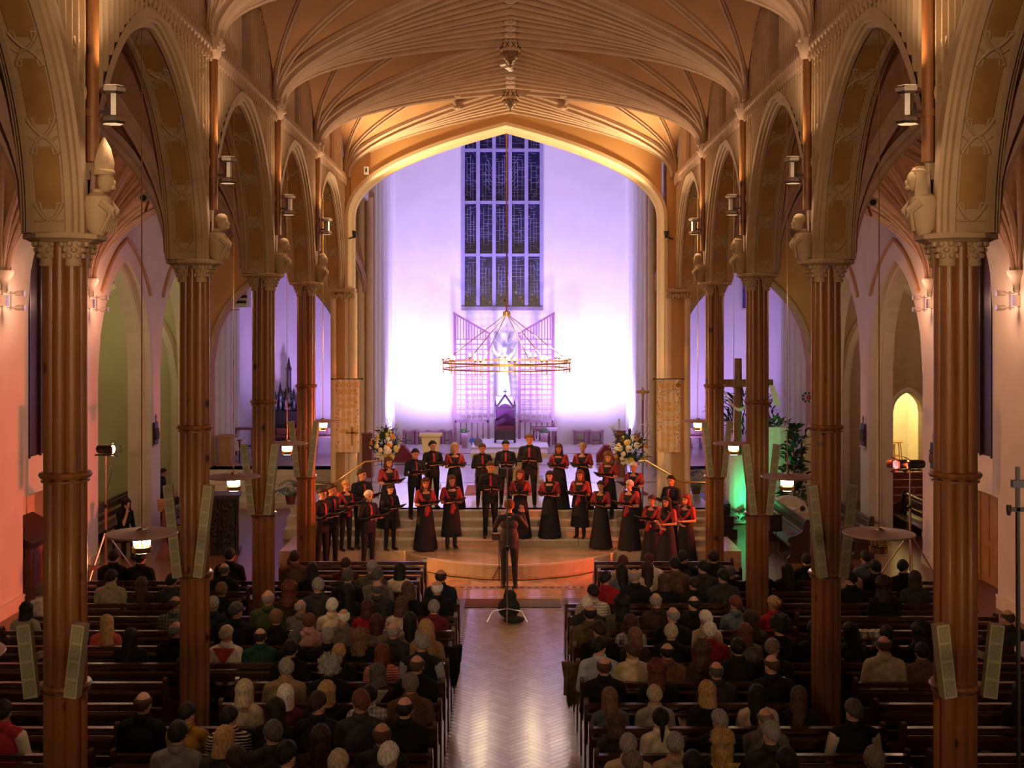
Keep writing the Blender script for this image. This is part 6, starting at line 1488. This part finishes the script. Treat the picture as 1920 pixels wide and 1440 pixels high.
cl = MB(); ring = [(math.cos(a)*(.27+.03*math.sin(6*a)), math.sin(a)*(.33+.03*math.cos(5*a))) for a in [2*PI*k/32 for k in range(33)]]; cl.strip([[Vector((a*q,b*q,z)) for a, b in ring] for q, z in ((.02,.712),(.9,.712),(1,.69),(1.06,.5),(1.1,.36))]); cl.obj('tablecloth', mat('white_cloth',(.78,.74,.74),.9,.05), c, True, fix=False)
p = at(460,0,38.5); c = empty('oak_table', (p.x,38.5,ZF), 0, 'small dark oak table beside the white-clothed table, left room', 'table'); MB().box(-.32,.32,-.25,.25,.82,.88).obj('table_top', M_RWOOD, c)
for x in (-.27,.27):
    for y in (-.2,.2): MB().box(x-.03,x+.03,y-.03,y+.03,0,.82).obj('leg', M_RWOOD, c)
MB().box(-.3,.3,-.2,.2,.25,.29).obj('shelf', mat('green_baize',(.03,.12,.07),.9), c)
# stone planters with ferns beside the piers
def fern(c, n, l, seed, m, z, wide=.25, droop=.55):
    rr = random.Random(seed); key = ('fern', m.name, l)
    if key not in LEAVES:
        mb = MB()
        for k in range(9):
            q = (k+1)/10; y = l*q; zz = l*.55*math.sin(q*1.7)-droop*l*q*q
            for s in (-1,1): ll = .20*l*math.sin(PI*(.15+.8*q)); mb.add([(0,y-.012,zz),(s*ll,y+.03,zz-.02),(0,y+.022,zz)],[(0,1,2)])
        mb.tube([(0,l*q/6,l*.55*math.sin(q/6*1.7)-droop*l*(q/6)**2) for q in range(7)], .004, 4); LEAVES[key] = mb.mesh('frond', m, fix=False)
    for k in range(n): a = rr.uniform(0,2*PI); inst('frond', LEAVES[key], c, (math.cos(a)*wide*rr.random(), math.sin(a)*wide*rr.random(), z), a, rr.uniform(.6,1.15))
for s in (-1, 1):
    pl = empty('planter', (s*5.15, 30.2, 0), 0, 'low stepped stone planter beside the %s pier' % SIDE[s], 'planter', 'stone planters by the piers')
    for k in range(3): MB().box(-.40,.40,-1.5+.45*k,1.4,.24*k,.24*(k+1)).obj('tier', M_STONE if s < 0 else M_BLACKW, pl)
for px, py, d, lab, m, l, n in ((545,905,29.6,'bushy fern in a pot on the left planter, nearer the aisle',M_LEAF,.55,34),(566,885,31.2,'light green fern on the left planter, behind',M_LEAF,.6,30),(607,880,30.2,'spreading fern on the left planter beside the pier',M_LEAF,.6,30),(620,892,29.3,'dark fern at the foot of the left pier',M_LEAFD,.5,24),
      (1305,882,29.8,'bright yellow-green fern on the right planter',M_LEAFY,.6,34),(1284,865,31.4,'dark palm behind the right pier',M_LEAFD,.75,30),(1330,905,29.4,'low fern at the front of the right planter',M_LEAF,.45,24),(1272,905,28.9,'fern at the foot of the right pier',M_LEAF,.45,22)):
    X = at(px,0,d).x; inside = abs(abs(X)-5.15) < .40; z = (.24*(1+int((d-28.7)/.45)) if inside else ZF); z = min(z,.72) if inside else ZF
    c = empty('potted_fern', (X,d,z), 0, lab, 'fern', 'ferns by the piers'); MB().lathe([(.10,0),(.14,.20),(.15,.22),(.12,.22)], n=12).obj('pot', M_RWOOD, c, True); fern(c, n, l, int(px), m, .2)
# ------------------------------------------------------------ green-lit garden on the right
def at_floor(px, d): return at(px,0,d).x
c = empty('wooden_cross', (at_floor(1384,32.2),32.2,0), 0, 'large rough wooden cross draped with white cloth in the green-lit corner', 'cross'); zt = at(0,672,32.2).z; zb = at(0,718,32.2).z; Mrw = mat('rough_timber',(.22,.10,.04),.85,.4,8,.6,12,stretch=(3,3,.5))
MB().tube([(0,0,0),(.01,0,1.2),(-.01,0,2.4),(0,0,3.3),(.0,0,zt)], [.13,.11,.10,.105,.10], 7).obj('upright', Mrw, c); xa, xb = at_floor(1352,32.2)-at_floor(1384,32.2), at_floor(1447,32.2)-at_floor(1384,32.2); MB().bar((xa,-.1,zb),(xb,-.1,zb), .18,.20).obj('crossbeam', Mrw, c)
sw = MB(); sw.strip([[Vector((xa*.95+(xb-xa)*.62*k/16, -.24, zb-.15-1.0*math.sin(PI*k/16)*.52+w)) for w in (0,-.09)] for k in range(17)]); sw.strip([[Vector((xb+.02+.22*math.sin(k*.5), -.2, zb-.05-.28*k)), Vector((xb-.12+.16*math.sin(k*.5), -.2, zb-.05-.28*k))] for k in range(3)]); sw.obj('cloth', mat('white_cloth',(.78,.74,.74)), c, True, fix=False)
for px, py0, py1, d, wpx, lab in ((1384,852,905,31.0,40,'green-lit white draped block under the wooden cross'),(1456,800,872,32.6,42,'tall green-lit white draped block beside the climbing plant')):
    X = at_floor(px,d); zt = at(0,py0,d).z; w = wpx/F*d/2; c = empty('draped_block', (X,d,0), 0, lab, 'draped block', 'white draped blocks'); N = 40
    ring = [(math.cos(a)*w*(1.05+.06*math.sin(7*a)), math.sin(a)*w*.7*(1.05+.06*math.cos(9*a))) for a in [2*PI*k/N for k in range(N+1)]]
    MB().strip([[Vector((a*q,b*q,z)) for a, b in ring] for q, z in ((.02,zt),(.88,zt),(.95,zt-.04),(1.0,zt*.5),(1.12,.02))]).obj('cloth', mat('white_cloth',(.78,.74,.74)), c, True, fix=False); MB().box(-w*.7,w*.7,-w*.4,w*.4,0,zt-.03).obj('block', M_PINE, c)
    foliage(c, 46, w*1.2, .25, int(px), M_LEAF, .2, .08, (0,0,zt-.02)); foliage(c, 46, w*1.5, .25, int(px)+1, M_LEAF, .2, .08, (0,-.35,.1))
c = empty('climbing_plant', (at_floor(1488,31.2),31.2,0), 0, 'tall dark leafy plant in the green light beside the second right column', 'plant'); MB().tube([(0,0,0),(.03,0,1.2),(-.02,0,2.4)], [.04,.03,.01], 6).obj('stem', M_RWOOD, c, True); foliage(c, 260, .52, 2.25, 77, M_LEAFD, .22, .11, (0,0,.25), .3, 'cone'); 
c = empty('leafy_branch', (at_floor(1450,33.1),33.1,0), 0, 'loose branch with sparse dark leaves left of the climbing plant', 'plant'); MB().tube([(0,0,0),(.05,0,1.6),(-.12,0,2.7)], .015, 6).obj('stem', M_RWOOD, c, True); foliage(c, 40, .35, .9, 5, M_LEAFD, .16, .07, (-.05,0,2.0))
c = empty('dark_bush', (at_floor(1402,34.0),34.0,.38), 0, 'dark spiky shrub behind the wooden cross', 'plant'); MB().tube([(0,0,0),(0,0,2.0)], .03, 6).obj('stem', M_RWOOD, c); foliage(c, 170, .95, 1.2, 8, M_LEAFD, .4, .06, (-.1,0,1.6), .6)
c = empty('robed_statue', (at_floor(1517,32.4),32.4,0), 0, 'robed statue in cream and dark mantle on a pale plinth, half behind the column', 'statue'); Mcr = mat('robe_cream',(.62,.52,.32),.7); h0 = .85
MB().box(-.34,.34,-.34,.34,0,h0).obj('plinth', M_STONE, c); MB().lathe([(.22,h0),(.23,h0+.1),(.17,h0+.7),(.19,h0+1.0),(.17,h0+1.2),(.06,h0+1.28)], n=16, sy=.8).obj('robe', Mcr, c, True); MB().ell((0,-.01,h0+1.38),(.085,.10,.11),12,8).obj('head', Mcr, c, True)
MB().strip([[Vector((math.cos(a)*r, .02+math.sin(a)*r*.9, z)) for a in [PI*(-.05+1.1*k/14) for k in range(15)]] for r, z in ((.25,h0+.05),(.21,h0+.7),(.23,h0+1.1),(.11,h0+1.3),(.11,h0+1.48),(.02,h0+1.52))]).obj('mantle', M_BLACKW, c, True, fix=False)
c = empty('stone_tomb', (at_floor(1480,29.9),29.9,0), 0, 'low white arched stone scene under the pendant lamp on the right', 'stone model'); MB().box(-.52,.52,-.3,.3,0,.50).obj('base', M_STONE, c); MB().prism([(.48*math.cos(a),.5+.36*math.sin(a)) for a in [PI*k/14 for k in range(15)]], lambda a,b,t: Vector((a,t,b)), -.02,.25).obj('arched_back', M_STONE, c); MB().ell((-.12,-.15,.56),(.28,.12,.08),12,6).obj('lying_figure', M_WHITE, c, True); MB().ell((.30,-.15,.58),.07,8,5).obj('urn', M_BLACKW, c, True)
# music stand and case near the right pews, door of the right alcove, chairs in the lobby
c = empty('music_stand', (at_floor(1455,26.3),26.3,0), .4, 'black music stand beside the long pew on the right', 'music stand'); MB().box(-.15,.15,-.02,.02,.62,1.0).obj('desk', M_BLACK, c); MB().tube([(0,0,.1),(0,0,.7)], .012, 6).obj('pole', M_BLACK, c)
for a in (.5,2.6,4.7): MB().tube([(math.cos(a)*.22,math.sin(a)*.22,.015),(0,0,.2)], .010, 6).obj('leg', M_BLACK, c)
c = empty('equipment_case', (at_floor(1491,26.2),26.2,0), .3, 'small black equipment case on the floor at the right', 'case'); MB().box(-.16,.16,-.2,.2,.02,.2).obj('body', mat('case_blue',(.03,.03,.04),.4), c); MB().box(-.165,.165,-.205,.205,.13,.145).obj('lid_edge', M_STEEL, c); MB().tube([(-.05,-.2,.1),(-.05,-.24,.1),(.05,-.24,.1),(.05,-.2,.1)], .008, 6).obj('handle', M_BLACK, c)
for x in (-.12,.12): MB().box(x-.03,x+.03,-.15,.15,0,.02).obj('foot', M_BLACK, bpy.data.objects['equipment_case'])
c = empty('door_1', (9.7,23.2,0), 0, 'honey-coloured panelled wooden double door in the right aisle alcove', None, None, 'structure'); Mdo = mat('honey_door',(.42,.20,.06),.4,.2,5,stretch=(3,3,.4))
for k in (-1,1):
    lf = MB().box(0,.05,min(0,k*.98),max(0,k*.98),.02,1.98).obj('leaf', Mdo, c)
    for z0, z1 in ((.15,.75),(.9,1.8)):
        for q in (.12,.55): a, b = sorted((k*q,k*(q+.34))); MB().box(-.015,.01,a,b,z0,z1).obj('panel', Mdo, lf)
    MB().tube([(-.03,k*.06,1.0),(-.03,k*.06,1.15)], .012, 6).obj('handle', M_BLACK, lf)
MB().box(-.02,.07,-1.05,-.98,0,2.03).box(-.02,.07,.98,1.05,0,2.03).box(-.02,.07,-1.05,1.05,1.98,2.04).obj('frame', Mdo, c)
for k, (x, y) in enumerate(((11.55,35.7),(11.95,36.3))):
    c = empty('bar_stool', (x,y,.9), 0, 'pale wooden bar stool in the lit lobby, %s one' % ['nearer','farther'][k], 'stool', 'bar stools in the lobby'); MB().lathe([(.17,.66),(.18,.68),(.17,.70)], n=16).obj('seat', M_PINE, c, True)
    for a in range(4): t = a*PI/2+.78; MB().tube([(math.cos(t)*.20,math.sin(t)*.20,0),(math.cos(t)*.11,math.sin(t)*.11,.67)], .018, 6).obj('leg', M_PINE, c, True)
    MB().bar((-.14,-.14,.25),(.14,-.14,.25), .025,.025).bar((-.14,.14,.25),(.14,.14,.25), .025,.025).obj('rung', M_PINE, c)
# jackets and bags left on pews
for k, (px, py, d, lab) in enumerate(((1620,1145,17.2,'pale scarf hanging over an empty pew back on the right'),(845,1190,16.2,'black coat hanging over the pew end by the aisle, left'),(1075,1215,15.6,'olive coat hem hanging beside the pew end, right'))):
    X = at(px,0,d).x; yb = min((HEADROW(q)-.32 for q in ROWS), key=lambda v: abs(v-d)); c = empty('draped_coat', (X, yb, .9), 0, lab, 'coat'); m = [mat('scarf_pale',(.42,.36,.28),.9),tmat('black'),tmat('olivecoat')][k]
    N = 12; cl = MB(); w = .17; cl.strip([[Vector(((-w+2*w*j/N)*q+.01*math.sin(j+z*14), y+.022*math.sin(j*1.9+z*9), z-(.09*abs(math.sin(j*1.3)) if z < -.4 else 0))) for j in range(N+1)] for y, z, q in ((.06,-.25,.8),(.055,.0,1),(.0,.02,1),(-.07,.0,.95),(-.085,-.2,.8),(-.09,-.34,.72),(-.085,-.48,.6))]); cl.obj('cloth', m, c, True, fix=False); cl2 = MB(); cl2.tube([(-w*.6,-.10,-.05),(-w*.7,-.11,-.38)], [.035,.03], 8); cl2.obj('sleeve', m, c, True)
# ceiling fans under the ridge, microphone rig on the gallery rail
for d, yaw, lab in ((22.95,.25,'three-bladed ceiling fan under the ridge, farther one'),(18.6,1.0,'three-bladed ceiling fan under the ridge, nearer one')):
    c = empty('ceiling_fan', (0,d,10.22 if d > 20 else 10.3), yaw, lab, 'ceiling fan', 'ceiling fans of the nave'); MB().lathe([(.03,.0),(.09,.02),(.10,.08),(.05,.11)], n=14).obj('motor', M_STEEL, c, True); MB().tube([(0,0,.1),(0,0,.2)], .02, 8).obj('rod', M_STEEL, c)
    for k in range(3): a = 2*PI*k/3; o = MB().prism([(.10,-.035),(.55,-.06),(.56,.05),(.10,.035)], lambda a_,b_,t: Vector((a_,b_,t)), .03,.04).obj('blade', M_WHITE, c); o.rotation_euler = (.2,0,a)
p = at(1908, 925, 4.0); c = empty('microphone_rig', tuple(p), 0, 'black microphone clamp rig at the right edge of the view', 'microphone'); MB().bar((.0,0,-.06),(.0,0,.09), .012,.012).obj('post', M_BLACK, c); MB().bar((-.03,0,-.055),(.03,0,-.055), .012,.014).obj('arm', M_BLACK, c); MB().lathe([(.006,-.02),(.009,0),(.009,.015)], (-.03,0,-.055), 8).obj('capsule', M_BLACK, c); MB().box(-.02,.03,-.01,.01,.02,.045).obj('clamp', mat('rig_blue',(.03,.03,.06),.5), c)
MB().tube([(0,0,-.06),(.02,0,-p.z+.02)], .008, 6).obj('stand', M_BLACK, c); MB().lathe([(.14,-p.z),(.14,-p.z+.02),(.02,-p.z+.04)], (.02,0,0), 12).obj('foot', M_BLACK, c)
